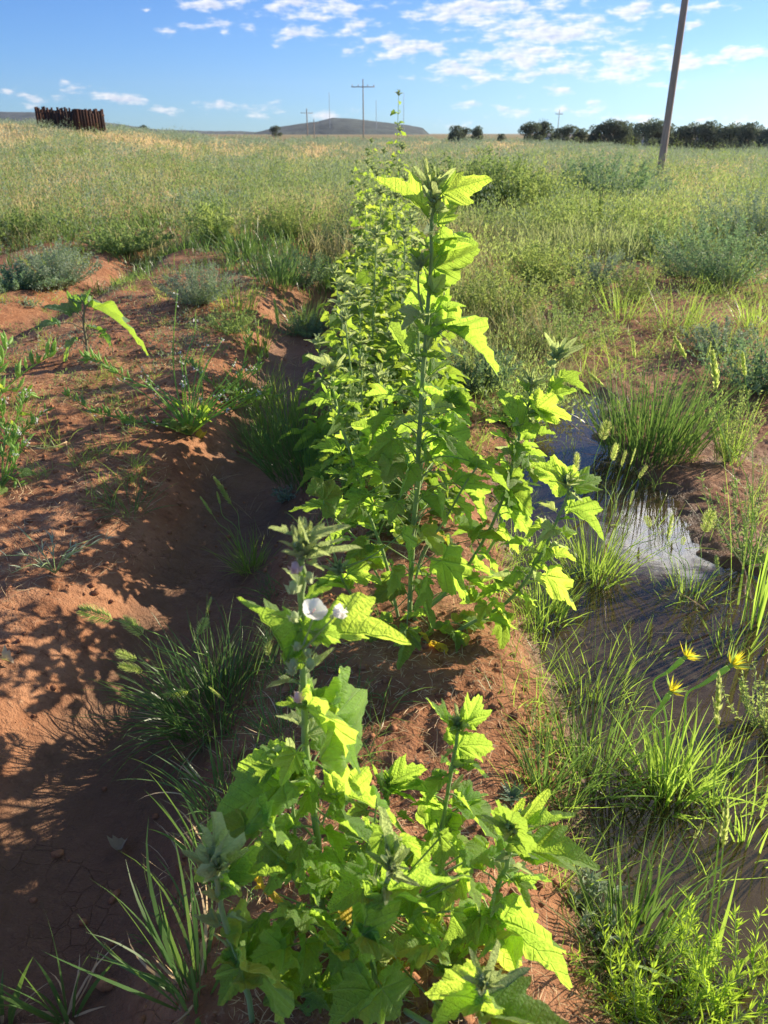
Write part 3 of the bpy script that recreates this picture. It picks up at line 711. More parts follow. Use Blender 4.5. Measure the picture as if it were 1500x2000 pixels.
# short inner right stem
pb.stem(pp([(812, 1130), (827, 1077), (871, 1012), (910, 943), (931, 913)], [YB - .03, YB - .12]), .0032, .002, 14)
for a in [(931, 913, 1002, 947, -.02, 1.1, 'broad'), (888, 943, 957, 985, .02, 1.2, 'broad'), (862, 1095, 938, 1173, -.06, 1.25, 'broad'), (823, 973, 871, 1010, -.02, 1.1, 'point')]:
    pb.leaf(a[0], a[1], a[2], a[3], YB - .09, a[4], a[5], a[6])
pb.done()
# left stems
pb.stem([g0 + Vector((-.03, .0, .02))] + pp([(752, 1090), (728, 1025), (710, 973), (689, 900), (667, 828), (653, 770), (646, 735)], [YB, YB + .05]), .0045, .0025, 28)
for a in [(652, 753, 708, 730, -.02, 1.0, 'point'), (643, 783, 627, 750, .02, .9, 'point'), (665, 882, 600, 865, .0, 1.0, 'point'), (728, 1025, 672, 1003, .02, 1.2, 'broad'), (728, 1004, 768, 973, .02, 1.1, 'point'),
          (758, 934, 712, 943, -.02, 1.1, 'broad'), (749, 839, 693, 833, .05, 1.1, 'point'), (697, 1082, 754, 1108, -.03, 1.4, 'broad')]:
    pb.leaf(a[0], a[1], a[2], a[3], YB + .03, a[4], a[5], a[6])
for (tu, tv) in [(592, 690), (680, 693), (632, 690), (660, 700)]:
    leaf_obj(pb.t, P(646, 722, YB + .05), P(tu, tv, YB + .05 + random.uniform(-.03, .03)), 1.0, 'young', 'young')
head(pb.t, P(646, 716, YB + .05), (0, 0, 1), .045, 4); pb.spire(.4, .97, 14, .065, .042); pb.fill(.08, .85, 18, .07, .05, .06, .03); pb.done()
pb.stem([g0 + Vector((-.02, -.03, .01))] + pp([(740, 1215), (706, 1190), (676, 1147), (660, 1110)], [YB - .05, YB - .12]), .004, .0025, 14)
for a in [(680, 1121, 751, 1131, 0, 1.1, 'broad'), (632, 978, 671, 939, .1, 1.2, 'broad'), (676, 1150, 610, 1130, 0, 1.2, 'broad'), (715, 1259, 684, 1322, -.02, 1.3, 'broad'), (771, 1259, 800, 1296, -.02, 1.1, 'broad'),
          (806, 1252, 784, 1342, -.02, 1.25, 'broad'), (760, 1220, 700, 1245, -.02, 1.2, 'broad'), (810, 1151, 846, 1222, -.04, 1.1, 'broad'), (784, 1043, 815, 1110, -.05, 1.3, 'broad'), (770, 1140, 730, 1180, -.03, 1.3, 'broad')]:
    pb.leaf(a[0], a[1], a[2], a[3], YB - .09, a[4], a[5], a[6])
tag(pb.leaf(836, 1256, 830, 1309, YB - .12, .01, 1.25, 'broad', 'yellow'), 'yellowed leaf low on the plant')
head(pb.t, P(660, 1105, YB - .12), (-.1, 0, 1), .06, 7); pb.done()
pb.stem([g0 + Vector((-.04, .05, .02))] + pp([(700, 1060), (650, 1010), (632, 978)], [YB + .08, YB + .1]), .0035, .002, 12)
for a in [(632, 991, 565, 988, 0, 1.15, 'broad'), (643, 993, 700, 978, 0, 1.1, 'broad'), (636, 985, 672, 940, 0, 1.1, 'point')]:
    pb.leaf(a[0], a[1], a[2], a[3], YB + .1, a[4], a[5], a[6])
pb.done()

# ------------------------------------------------------------------ plant A : nearest, in flower
A0 = Vector((-.045, .80, 0)); A0.z = hz(A0.x, A0.y)
pa = Mallow('nearest mallow at the picture bottom, carrying a white flower on its spike', A0)
ga = A0 - Vector((0, 0, .02))
YA = .74
pa.stem([ga] + pp([(642, 1862), (630, 1780), (623, 1684), (617, 1615), (606, 1532), (598, 1460), (595, 1400), (593, 1333), (592, 1280), (590, 1220), (589, 1165), (591, 1120), (586, 1085)], [.79, .70]), .0058, .0036, 50)
for a in [(587, 1229, 678, 1240, -.02, 1.0, 'broad'), (632, 1243, 800, 1213, .02, 1.0, 'point'), (557, 1293, 519, 1125, .01, .75, 'point'), (560, 1290, 575, 1200, .03, .9, 'point'),
          (597, 1384, 718, 1499, -.03, 1.15, 'broad'), (655, 1395, 748, 1460, .04, 1.4, 'broad'), (648, 1375, 667, 1337, .02, 1, 'point'), (584, 1378, 541, 1376, .0, .9, 'point'), (590, 1375, 640, 1345, .02, .9, 'point')]:
    pa.leaf(a[0], a[1], a[2], a[3], .71, a[4], a[5], a[6])
for a in [(554, 1530, 405, 1606, -.02, 1.55, 'broad'), (587, 1505, 646, 1570, -.03, 1.0, 'broad'), (656, 1552, 780, 1563, -.02, 1.1, 'broad'), (653, 1601, 738, 1655, -.02, 1.35, 'broad'),
          (587, 1665, 570, 1735, -.02, 1.2, 'broad'), (660, 1560, 700, 1490, .03, 1.1, 'broad'), (560, 1540, 470, 1600, .03, 1.0, 'point')]:
    pa.leaf(a[0], a[1], a[2], a[3], .73, a[4], a[5], a[6])
for (bu, bv, tu, tv) in [(590, 1075, 578, 1015), (596, 1080, 604, 1022), (584, 1085, 560, 1060), (598, 1085, 628, 1040), (588, 1095, 575, 1075), (594, 1070, 592, 1008), (603, 1091, 708, 1063), (602, 1050, 685, 1022), (567, 1045, 526, 1031), (584, 1050, 587, 1003), (598, 1100, 638, 1115), (580, 1090, 567, 1040), (600, 1080, 650, 1075), (590, 1070, 610, 1012)]:
    leaf_obj(pa.t, P(bu, bv, .70), P(tu, tv, .70 + random.uniform(-.02, .02)), .85, 'young', 'young')
head(pa.t, P(588, 1062, .70), (0, 0, 1), .045, 6, buds=12)
# axillary buds
for (u, v, s_, pk) in [(577, 1109, .0062, 1), (573, 1147, .007, 0), (604, 1128, .006, 0), (575, 1205, .006, 0), (606, 1296, .0065, 0), (573, 1297, .0065, 0), (582, 1362, .0065, 1), (603, 1275, .005, 0), (580, 1262, .005, 0), (570, 1310, .005, 0)]:
    s_ *= .72; mbud = MB(); c = np.array(P(u, v, .695)); blob(mbud, c, (s_, s_, s_ * 1.7), .5, int(u), 9, 6, .05)
    for j in range(6):
        aa = j * 1.05; leaflets(mbud, [c - [0, 0, s_ * 1.6]], [[math.cos(aa) * .75, math.sin(aa) * .75, .9]], s_ * 3.0, s_ * 1.5, .8)
    mbud.build('pink_bud' if pk else 'bud', M_pink if pk else M_bud, pa.t)
def petal_mesh():
    m = MB(); nu, nv = 9, 7; V = []; g = np.random.default_rng(3)
    for i in range(nv):
        t = i / (nv - 1)
        for j in range(nu):
            s_ = j / (nu - 1) * 2 - 1; wd = .10 + .48 * math.sin(min(1, t * 1.15) * math.pi / 2) ** 1.2
            V.append([s_ * wd, t * (1 - .10 * abs(s_) ** 2.2 - .07 * math.exp(-(s_ / .15) ** 2) * t), .30 * t * t + .12 * (s_ ** 2) * t + .02 * math.sin(s_ * 9) * t])
    q = [[i * nu + j, i * nu + j + 1, (i + 1) * nu + j + 1, (i + 1) * nu + j] for i in range(nv - 1) for j in range(nu - 1)]
    m.add(V, q); return m.mesh('petal', M_petal)
PETAL = petal_mesh()
def mallow_flower(parent, pos, axis, size, openness=.9):
    axis = Vector(axis).normalized()
    m = MB(); pos = Vector(pos)
    blob(m, np.array(pos - axis * size * .22), (size * .16, size * .16, size * .24), .5, 3, 9, 5, .05, axis=axis)
    c = m.build('flower', M_bud, parent); c['label'] = 'white five petalled mallow flower' if openness > .5 else 'half closed pale mallow flower'
    m2 = MB(); tube(m2, [pos, pos + axis * size * .45], size * .05, size * .07, 6); blob(m2, np.array(pos + axis * size * .48), [size * .1] * 3, .5, 1)
    s = m2.build('stamen', M_pink); s.parent = c
    u = axis.orthogonal().normalized()
    for k in range(5):
        r = Quaternion(axis, k * 2 * math.pi / 5) @ u
        d = (r * openness + axis * (1.15 - openness)).normalized()
        x, y, n = frame(pos, d, axis * 1.0 - r * .3)
        o = bpy.data.objects.new('petal', PETAL); C.objects.link(o)
        mw = Matrix.Translation(pos) @ Matrix(((x.x, y.x, n.x), (x.y, y.y, n.y), (x.z, y.z, n.z))).to_4x4() @ Matrix.Scale(size, 4)
        o.parent = c; o.matrix_basis = mw
mallow_flower(pa.t, P(610, 1198, .68), (.35, -.35, .85), .0150)
mallow_flower(pa.t, P(652, 1202, .68), (.6, -.3, .6), .0145, .35)
tube(pa.cur, pp([(592, 1260), (602, 1235), (612, 1206)], [.70, .675]), .0012, .001, 5); tube(pa.cur, pp([(592, 1270), (625, 1235), (652, 1205)], [.70, .68]), .0012, .001, 5)
pa.spire(.35, .92, 16, .046, .034); pa.fill(.06, .50, 30, .06, .045, .06, .035, yellow=.03); pa.done()
# left stem
pa.stem([ga + Vector((-.02, -.02, 0))] + pp([(520, 2030), (477, 1917), (449, 1835), (427, 1747), (424, 1710)], [.70, .60]), .005, .003, 24)
for a in [(463, 1873, 592, 2000, -.01, 1.2, 'broad'), (470, 1880, 603, 1780, .06, .9, 'broad'), (424, 1725, 502, 1651, .02, .9, 'point'), (430, 1735, 566, 1676, .03, 1.0, 'point'), (416, 1725, 470, 1712, -.02, 1.3, 'broad'), (470, 1890, 430, 1960, -.02, 1.2, 'broad')]:
    pa.leaf(a[0], a[1], a[2], a[3], .62, a[4], a[5], a[6])
for (tu, tv) in [(420, 1566), (393, 1600), (445, 1610), (405, 1640), (375, 1685)]:
    leaf_obj(pa.t, P(418, 1712, .60), P(tu, tv, .60 + random.uniform(-.02, .02)), .9, 'young', 'young')
head(pa.t, P(424, 1680, .60), (0, 0, 1), .045, 7); pa.spire(.45, .98, 11, .042, .030); pa.done()
# small inner head left
pa.stem([ga + Vector((0, .01, 0))] + pp([(590, 1700), (575, 1600), (570, 1530)], [.80, .78]), .003, .002, 14)
for (tu, tv) in [(537, 1453), (592, 1466), (562, 1450), (600, 1500)]:
    leaf_obj(pa.t, P(570, 1530, .78), P(tu, tv, .78), 1.0, 'point', 'young')
pa.done()
# centre right stem with head
pa.stem([ga + Vector((.03, .02, 0))] + pp([(800, 1800), (846, 1685), (860, 1626), (873, 1561), (883, 1496), (893, 1435), (896, 1412)], [.85, .90]), .0042, .0025, 28)
for a in [(880, 1423, 831, 1370, 0, .9, 'point'), (909, 1415, 949, 1344, 0, .9, 'point'), (893, 1458, 969, 1446, -.02, 1.3, 'broad'), (893, 1490, 933, 1492, .0, 1.2, 'point'), (836, 1623, 858, 1522, .0, 1.25, 'broad'),
          (845, 1625, 910, 1654, -.02, 1.1, 'broad'), (899, 1574, 982, 1644, -.02, 1.1, 'broad'), (900, 1570, 960, 1540, .03, .9, 'point')]:
    pa.leaf(a[0], a[1], a[2], a[3], .89, a[4], a[5], a[6])
head(pa.t, P(897, 1405, .90), (0, 0, 1), .045, 6, buds=12); pa.spire(.45, .98, 11, .044, .030); pa.fill(.15, .75, 14, .055, .04, .045, .025); pa.done()
# middle small stems
pa.stem([ga + Vector((.01, .04, 0))] + pp([(740, 1700), (745, 1600), (762, 1520)], [.86, .90]), .003, .002, 14)
for a in [(762, 1530, 842, 1487, 0, 1.0, 'point'), (755, 1545, 815, 1500, .03, 1.0, 'point'), (765, 1550, 818, 1558, 0, 1.2, 'broad'), (750, 1560, 725, 1500, 0, 1, 'point')]:
    pa.leaf(a[0], a[1], a[2], a[3], .89, a[4], a[5], a[6])
head(pa.t, P(762, 1522, .90), (0, 0, 1), .04, 5); pa.fill(.2, .85, 12, .05, .04, .04, .025); pa.done()
# right stem
pa.stem([ga + Vector((.05, -.03, 0))] + pp([(895, 1950), (932, 1831), (955, 1789), (971, 1733), (990, 1691), (997, 1642), (998, 1615)], [.76, .72]), .0045, .0028, 28)
for a in [(1034, 1665, 1184, 1667, -.01, 1.0, 'point'), (1000, 1724, 1075, 1704, .03, 1.0, 'broad'), (974, 1802, 1127, 1899, -.03, 1.2, 'broad'), (984, 1626, 1020, 1563, .02, 1.0, 'point'), (960, 1675, 990, 1640, .03, 1, 'broad'),
          (1010, 1620, 1072, 1535, .02, .9, 'young'), (1030, 1625, 1117, 1584, .02, .85, 'point'), (985, 1640, 1000, 1580, -.02, 1.3, 'broad'), (960, 1810, 1010, 1885, .03, .9, 'broad'), (950, 1800, 905, 1870, -.02, .8, 'point')]:
    pa.leaf(a[0], a[1], a[2], a[3], .72, a[4], a[5], a[6])
head(pa.t, P(1000, 1605, .715), (.05, 0, 1), .05, 7); pa.spire(.45, .98, 11, .044, .030); pa.fill(.1, .75, 12, .055, .04, .04, .025); pa.done()
# bottom middle stem, close to the lens
pa.stem([ga + Vector((.02, -.06, 0))] + pp([(735, 2050), (733, 1931), (727, 1849), (745, 1760), (762, 1700)], [.68, .60]), .0048, .0028, 24)
for a in [(708, 1827, 735, 1676, .01, .8, 'point'), (712, 1830, 778, 1857, -.01, 1.2, 'broad'), (756, 1740, 913, 1724, .0, 1.0, 'point'), (760, 1748, 868, 1768, -.01, 1.1, 'point'), (745, 1930, 800, 2000, -.01, 1.5, 'broad'), (730, 1940, 640, 1990, 0, 1.4, 'broad'),
          (760, 1700, 740, 1565, .02, .6, 'young'), (770, 1690, 772, 1622, .01, .9, 'young')]:
    pa.leaf(a[0], a[1], a[2], a[3], .61, a[4], a[5], a[6], 'young' if a[6] == 'young' else 'green')
head(pa.t, P(766, 1685, .60), (0, 0, 1), .045, 8, buds=12); pa.spire(.3, .98, 12, .044, .030); pa.done()
# lowest right head
pa.stem([ga + Vector((.06, -.10, 0))] + pp([(945, 2060), (940, 1990), (945, 1930)], [.52, .48]), .0042, .003, 12)
for a in [(945, 1985, 1104, 2005, -.01, 1.1, 'point'), (940, 1960, 835, 1985, 0, 1.2, 'broad'), (950, 1950, 1052, 1896, .02, .7, 'young'), (930, 1930, 975, 1830, .02, .6, 'young'), (935, 1940, 845, 1930, .03, 1.1, 'broad'), (955, 1990, 1050, 1960, .03, 1.0, 'point')]:
    pa.leaf(a[0], a[1], a[2], a[3], .48, a[4], a[5], a[6], 'young' if a[6] == 'young' else 'green')
head(pa.t, P(945, 1915, .48), (0, 0, 1), .04, 7, buds=14); pa.done()
# broad lower leaves that close the crown
lo = [(700, 1700), (650, 1650), (690, 1780), (620, 1830), (780, 1640), (800, 1790), (840, 1840), (760, 1890), (860, 1900), (680, 1880), (880, 1780), (560, 1790), (600, 1900), (640, 1950), (850, 1960), (700, 1960), (530, 1640), (720, 1620), (640, 1740), (900, 1720), (820, 1700), (570, 1850)]
pa.stem([ga, ga + Vector((0, 0, .06)), ga + Vector((.01, -.01, .12))], .004, .003, 8)
lo = lo + [(u + random.uniform(-70, 70), v + random.uniform(-70, 70)) for (u, v) in lo + lo + lo]
for (u, v) in lo:
    y = random.uniform(.62, .82); a = random.uniform(0, 6.28); r = random.uniform(50, 88)
    b = P(u, v, y); t = P(u + math.cos(a) * r, v + abs(math.sin(a)) * r, y - random.uniform(0, .05))
    if b.z < .05 or t.z < .02: continue
    pa.petiole(b); leaf_obj(pa.t, b, t, random.uniform(1.1, 1.4), 'broad', 'yellow' if random.random() < .03 else 'green', hint=sdir + Vector((random.uniform(-.4, .4), random.uniform(-.2, .4), .2)))
pa.done()

# ------------------------------------------------------------------ the rest of the row
def add_leaf(mb_, A, base, tip, w, hint, tint):
    x, y, n = frame(base, Vector(tip) - Vector(base), hint); L = (Vector(tip) - Vector(base)).length
    Mx = np.array([[x.x * w, y.x, n.x], [x.y * w, y.y, n.y], [x.z * w, y.z, n.z]]) * L
    mb_.add(A[0] @ Mx.T + np.array(base), A[1], A[2], tint, A[3])
def row_plant(x, y, h, nst, spread, nl, label, hi=False, seed=0, size=1.0, lean=None):
    z = hz(x, y); t = thing('mallow_plant', label, 'plant', (x, y, z), 'mallow plants in the row')
    g = random.Random(seed + 100); fo = MB(); yo = MB(); st = MB(); bd = MB()
    LA = BROAD + POINT if hi else LOWRES; YA_ = YOUNG if hi else LOWYOUNG
    for s in range(nst):
        a = s * 2.4 + g.uniform(-.5, .5); f = 0 if s == 0 else g.uniform(.4, 1)
        hh = h * (1 if s == 0 else g.uniform(.5, .88))
        top = Vector((x + math.cos(a) * spread * f, y + math.sin(a) * spread * f, z + hh))
        if s == 0 and lean: top.x += lean
        mid = Vector((x + math.cos(a) * spread * f * .7, y + math.sin(a) * spread * f * .7, z + hh * .45))
        p = smoothpath([(x, y, z - .02), mid, top], 18); tube(st, p, .0052, .0024, 6)
        n = max(8, int(nl * 2.3 * hh / h * (1 if s == 0 else .8)))
        for k in range(n):
            ff = ((k + .5) / n) ** 1.5; i = int((.04 + .92 * ff) * 17); b0 = Vector(p[i]); az = k * 2.4 + g.uniform(-.4, .4) + s
            out = Vector((math.cos(az), math.sin(az), g.uniform(.2, .8))).normalized(); pl = (.115 - .08 * ff) * g.uniform(.6, 1.3) * size
            b = b0 + out * pl; L = (.078 - .034 * ff) * g.uniform(.6, 1.3) * size
            d = Vector((math.cos(az), math.sin(az), g.uniform(-.7, .35))).normalized()
            tube(st, smoothpath([b0, (b0 + b) / 2 + Vector((0, 0, .008)), b], 3), .0014, .0011, 4, cap=False)
            add_leaf(fo, g.choice(LA), b, b + d * L, g.uniform(.62, .9), Vector((-d.x * .25 + g.uniform(-.4, .4), -d.y * .25 + g.uniform(-.4, .4), .5)) + sdir * .9, g.uniform(0, 1))
        for k in range(16):
            ff = k / 15; b0 = Vector(p[int((.45 + .52 * ff) * 17)]); az = k * 2.4; d = Vector((math.cos(az), math.sin(az), .3 + .9 * ff)).normalized(); L = (.05 - .02 * ff) * g.uniform(.7, 1.25) * size
            b = b0 + d * L * .3; add_leaf(yo if k % 2 else fo, g.choice(YA_), b, b + (d + Vector((0, 0, g.uniform(-.4, .2)))).normalized() * L, g.uniform(.8, 1.1), Vector((-d.x * .4, -d.y * .4, .4)) + sdir * .7, g.uniform(0, 1))
        for k in range(7):
            az = k * 2.4; ff = k / 6; d = Vector((math.cos(az) * (.3 + .7 * ff), math.sin(az) * (.3 + .7 * ff), 1.1 - .6 * ff)).normalized()
            b = top - Vector((0, 0, .03 * ff)); add_leaf(yo, g.choice(YA_), b, b + d * (.03 + .03 * ff) * size, .9, Vector((-d.x, -d.y, .8)), g.uniform(0, 1))
        for k in range(6): blob(bd, np.array(top) + np.array([g.gauss(0, .007), g.gauss(0, .007), g.gauss(0, .01)]), [.004, .004, .006], .5, k, 6, 3)
    st.build('stem', M_stem, t); fo.build('foliage', M_leaf_f, t); yo.build('young_foliage', M_young, t); bd.build('bud_cluster', M_bud, t)
    return t
ROW = [(.10, 2.22, .66, 4, .20, 18, 'bushy mallow plant directly behind the tallest one', True, .0),
       (-.10, 2.55, .62, 4, .18, 16, 'low mallow plant behind the tall one, leaning over the dark furrow side', True, -.03),
       (.12, 2.95, .72, 4, .18, 15, 'mid height mallow plant third back from the tall one', False, .0),
       (-.05, 3.40, .78, 4, .2, 15, 'mallow plant in the middle of the row with yellowish lower leaves', False, .02),
       (.10, 3.9, .72, 4, .2, 14, 'mallow plant at the row middle on the side towards the water', False, .0),
       (-.02, 4.5, .86, 4, .22, 14, 'narrow upright mallow plant where bare ridge soil shows to its left', False, .0),
       (.08, 5.2, .80, 4, .22, 13, 'mallow plant beside the yellow green weeds right of the row', False, .0),
       (-.05, 6.0, .90, 4, .25, 13, 'mallow plant level with the silver shrub on the left bed', False, .0),
       (.10, 6.9, 1.05, 4, .25, 13, 'slender mallow plant two before the highest far one', False, .05),
       (.0, 8.0, 1.0, 5, .28, 12, 'mallow plant just before the highest far one', False, .0),
       (.13, 8.9, 1.52, 4, .22, 20, 'far mallow plant whose tip reaches above the horizon', False, .02),
       (-.15, 10.2, 1.1, 5, .3, 12, 'last clear mallow plant at the far end of the row', False, .0)]
ROW += [(-.16, 2.95, .60, 4, .20, 15, 'mallow plant bulging over the shaded furrow third back from the tall one', False, .0), (.20, 3.45, .62, 4, .20, 14, 'mallow plant on the water side just above the puddle head', False, .0),
        (-.14, 3.95, .70, 4, .20, 14, 'mallow plant on the furrow side at the row middle', False, .0), (.16, 4.7, .70, 4, .22, 13, 'leafy mallow plant against the lime green weed right of the row', False, .0),
        (-.12, 5.3, .75, 4, .22, 13, 'mallow plant on the furrow side level with the small sunken furrow weeds', False, .0), (.16, 6.2, .85, 4, .25, 12, 'mallow plant on the right flank of the far row', False, .0),
        (-.14, 7.2, .95, 4, .28, 12, 'mallow plant on the left flank of the far row', False, .0)]
for i, (x, y, h, ns, sp_, nl, lb, hi, ln) in enumerate(ROW): row_plant(x, y, h, ns, sp_ * (.85 if y > 4 else 1.0), nl, lb, hi, i, 1.0 if hi else 1.18, ln)

# ------------------------------------------------------------------ seed heads, grass tussocks
def comb_head_mesh(n=13, L=1.0, sp=.34, ang=.95, awn=True, seed=0, flat=True):
    """comb-like grass ear along +Z, unit length"""
    m = MB(); g = np.random.default_rng(seed)
    tube(m, [(0, 0, 0), (0, 0, L * .97)], .018, .008, 5, .3)
    for i in range(n):
        f = (i + .5) / n; s_ = sp * (math.sin(math.pi * (.18 + .75 * f)) ** .7)
        for sd in (-1, 1):
            for k in range(3 if flat else 4):
                a = ang + g.uniform(-.18, .18) - f * .35; off = (k - 1) * .20 if flat else g.uniform(-1.3, 1.3)
                d = np.array([sd * math.sin(a) * math.cos(off), math.sin(off) * math.sin(a), math.cos(a)])
                b = np.array([0, 0, f * L]) + np.array([sd * .01, 0, 0])
                leaflets(m, [b], [d], s_ * g.uniform(.8, 1.15), .055, g.uniform(0, 1), g)
                if awn: leaflets(m, [b + d * s_ * .8], [d + [0, 0, .4]], s_ * .5, .012, 1.0, g)
    return m
COMB = [comb_head_mesh(seed=s).mesh('seed_head', M_seed) for s in (1, 2, 3)]
FOX = [comb_head_mesh(n=17, sp=.17, ang=.6, seed=s, flat=False).mesh('seed_head', M_seed) for s in (4, 5)]
SPIKE = [comb_head_mesh(n=8, sp=.20, ang=.45, awn=True, seed=s, flat=False).mesh('seed_head', M_seed) for s in (6, 7)]
def put_mesh(parent, me, pos, d, size, name='seed_head', spin=None):
    d = Vector(d).normalized(); q = Vector((0, 0, 1)).rotation_difference(d)
    o = bpy.data.objects.new(name, me); C.objects.link(o)
    mw = Matrix.Translation(Vector(pos)) @ q.to_matrix().to_4x4() @ Matrix.Rotation(random.uniform(0, 3.1) if spin is None else spin, 4, 'Z') @ Matrix.Scale(size, 4)
    o.parent = parent; o.matrix_parent_inverse = Matrix.Translation(parent.location).inverted(); o.matrix_basis = mw
    return o
def tussock(label, u, v, n, h, lean=(.05, .9), bend=(.2, 1.1), w=.004, mat=None, spread=.05, tint=(0, 1), heads=(), hm=None, hsize=.04, cat='grass tuft', name='grass_tuft', seed=None, azr=None, group=None, dead=12, pos=None, culm=True):
    p = G(u, v) if pos is None else Vector(pos); g = np.random.default_rng(seed if seed is not None else int(u * 7 + v))
    t = thing(name, label, cat, p, group)
    m = MB(); r = np.sqrt(g.uniform(0, 1, n)) * spread; a = g.uniform(0, 2 * np.pi, n) if azr is None else g.uniform(azr[0], azr[1], n)
    B = np.stack([p.x + r * np.cos(a), p.y + r * np.sin(a), np.full(n, p.z - .01)], 1)
    L = h * g.uniform(.45, 1.05, n); l0 = g.uniform(lean[0], lean[1], n) * (.3 + .7 * r / max(spread, 1e-6))
    blades(m, B, a + g.uniform(-.5, .5, n), l0, g.uniform(bend[0], bend[1], n), L, w * g.uniform(.6, 1.2, n), g.uniform(tint[0], tint[1], n), 7, g=g)
    m.build('blades', mat or M_grass, t)
    if dead:
        m = MB(); a = g.uniform(0, 6.28, dead); rr = spread * g.uniform(.3, 1.2, dead); B = np.stack([p.x + rr * np.cos(a), p.y + rr * np.sin(a), np.full(dead, p.z + .004)], 1)
        blades(m, B, a, g.uniform(.9, 1.4, dead), g.uniform(.1, .5, dead), h * g.uniform(.2, .6, dead), w * .8, g.uniform(0, 1, dead), 5, g=g); m.build('dead_blades', M_straw, t)
    if heads:
        m = MB()
        for hd in heads:
            (hu, hv, hu2, hv2) = hd[:4]; Yh = p.y + (hd[4] if len(hd) > 4 else -.02)
            a_, b_ = P(hu, hv, Yh), P(hu2, hv2, Yh)
            base = p + Vector((g.uniform(-.5, .5) * spread, g.uniform(-.5, .5) * spread, 0))
            dv = (b_ - a_).normalized()
            c1 = base.lerp(a_, .5) + Vector((0, 0, .12 * (a_ - base).length))
            c2 = a_ - dv * .18 * (a_ - base).length
            tube(m, smoothpath([base, c1, c2, a_], 14), .0013, .0008, 5, .7)
            put_mesh(t, random.choice(hm or COMB), a_, dv, (b_ - a_).length * 1.05)
        m.build('culm', M_pod, t)
    return t
TG = 'grass tufts around the mallow row'
tussock('dark green grass tuft in the furrow with comb shaped ears nodding to the left', 430, 1400, 430, .29, (.05, 1.5), (.2, 1.3), .0042, spread=.13, seed=3, group=TG, dead=25,
        heads=[(220, 1210, 160, 1192), (280, 1240, 243, 1210), (280, 1310, 236, 1300, -.02), (268, 1290, 230, 1275), (368, 1350, 324, 1358, -.05), (403, 1200, 410, 1172), (525, 1280, 520, 1242, .02), (388, 1240, 400, 1210), (440, 1370, 412, 1345, -.04)])
tussock('sparse pale grass tuft on the furrow edge with three upright ears', 490, 1115, 120, .19, (.1, 1.2), (.1, .9), .0032, M_grassy, .035, seed=5, group=TG, dead=20,
        heads=[(452, 985, 420, 935, .06), (430, 985, 424, 962, .06), (415, 1005, 393, 973, .05)], hm=FOX)
tussock('thick dark grass clump left of the mallow row behind the tall plant', 610, 925, 420, .33, (.0, .75), (.0, .7), .0045, spread=.17, seed=6, group=TG, tint=(0, .7))
tussock('grass clump leaning over the furrow beside the pod bearing weed', 520, 880, 200, .30, (.0, .8), (.0, .6), .004, spread=.12, seed=8, group=TG, tint=(0, .8))
tussock('thin long leaved grass tuft in the sunlit hollow of the left furrow', 255, 1000, 60, .20, (.2, 1.3), (0, .8), .0028, spread=.05, seed=9, group=TG, dead=8)
tussock('bright grass tuft under the arching mallow branch at the water edge', 1060, 1215, 150, .19, (.0, .9), (.1, .9), .0042, M_grassy, .06, seed=10, group=TG, dead=16)
tussock('grass tuft standing in the water below the big cloud reflection', 1160, 1140, 150, .30, (.0, .85), (.1, .8), .0042, M_grassy, .07, seed=11, group=TG, dead=14,
        heads=[(1175, 860, 1186, 826, .3), (1195, 900, 1204, 870, .3), (1213, 912, 1222, 884, .3), (1231, 908, 1240, 880, .3), (1125, 920, 1128, 888, .3), (1246, 935, 1262, 912, .3), (1230, 988, 1236, 962, .1), (1270, 1030, 1262, 1010, .0)])
tussock('tall dense grass clump growing from the far end of the puddle', 1265, 880, 420, .42, (.0, .7), (.0, .55), .006, spread=.20, seed=12, group=TG, tint=(0, 1),
        heads=[(1312, 690, 1320, 655, .0), (1240, 700, 1236, 660, 0), (1180, 755, 1152, 730, 0), (1380, 700, 1388, 670, .0)], hm=FOX)
tussock('small half drowned grass tuft on a mud islet in the puddle', 1345, 1170, 60, .20, (.0, .8), (.1, .7), .0034, M_grassy, .05, seed=13, group=TG, dead=46,
        heads=[(1303, 1055, 1313, 1012, .05), (1376, 1040, 1390, 1000, .1), (1402, 1110, 1398, 1088, 0), (1332, 1065, 1336, 1050, 0)])
tussock('sprawling grass tuft on the muddy bank left of the yellow flowers', 1150, 1500, 150, .24, (.0, .8), (.0, .8), .004, M_grass, .10, seed=14, group=TG, dead=14)
tussock('fine grass tuft below the bank, nearest left of the puddle', 1060, 1545, 45, .20, (.0, .8), (.1, .7), .004, M_grass, .03, seed=15, group=TG)
tussock('small grass shoot rising from wet mud beside a twisted yellowing blade', 1105, 1575, 26, .15, (.1, 1.1), (.0, .7), .0045, M_grass, .015, seed=16, group=TG)
tussock('grass spray along the puddle bank above the salsify tuft', 1165, 1350, 90, .18, (.0, .9), (.0, .7), .0035, M_grassy, .10, seed=17, group=TG)
tussock('upright grass tuft at bottom right standing before the dark water', 1230, 1870, 110, .27, (.0, .7), (.0, .6), .0045, M_grass, .05, seed=18, group=TG,
        heads=[(1355, 1640, 1369, 1612, -.02)], hm=SPIKE)
tussock('wide bladed grass shoot at bottom left on shaded soil', 130, 1990, 12, .24, (.1, .6), (.0, .5), .0085, M_grass, .012, seed=23, group=TG, tint=(.4, 1))
tussock('wide bladed grass clump between the shaded furrow and the nearest mallow', 385, 1945, 46, .26, (.15, 1.2), (.0, .6), .0075, M_grass, .05, seed=20, group=TG, tint=(.2, 1))
tussock('long arching grass shoots just left of the flowering mallow', 420, 1700, 16, .28, (.1, .7), (.0, .5), .006, M_grass, .03, seed=21, group=TG, tint=(.3, 1))
tussock('grass blades crossing the bottom left corner', 5, 2010, 8, .18, (.0, .6), (.0, .4), .009, M_grass, .012, seed=22, group=TG, tint=(0, .6))
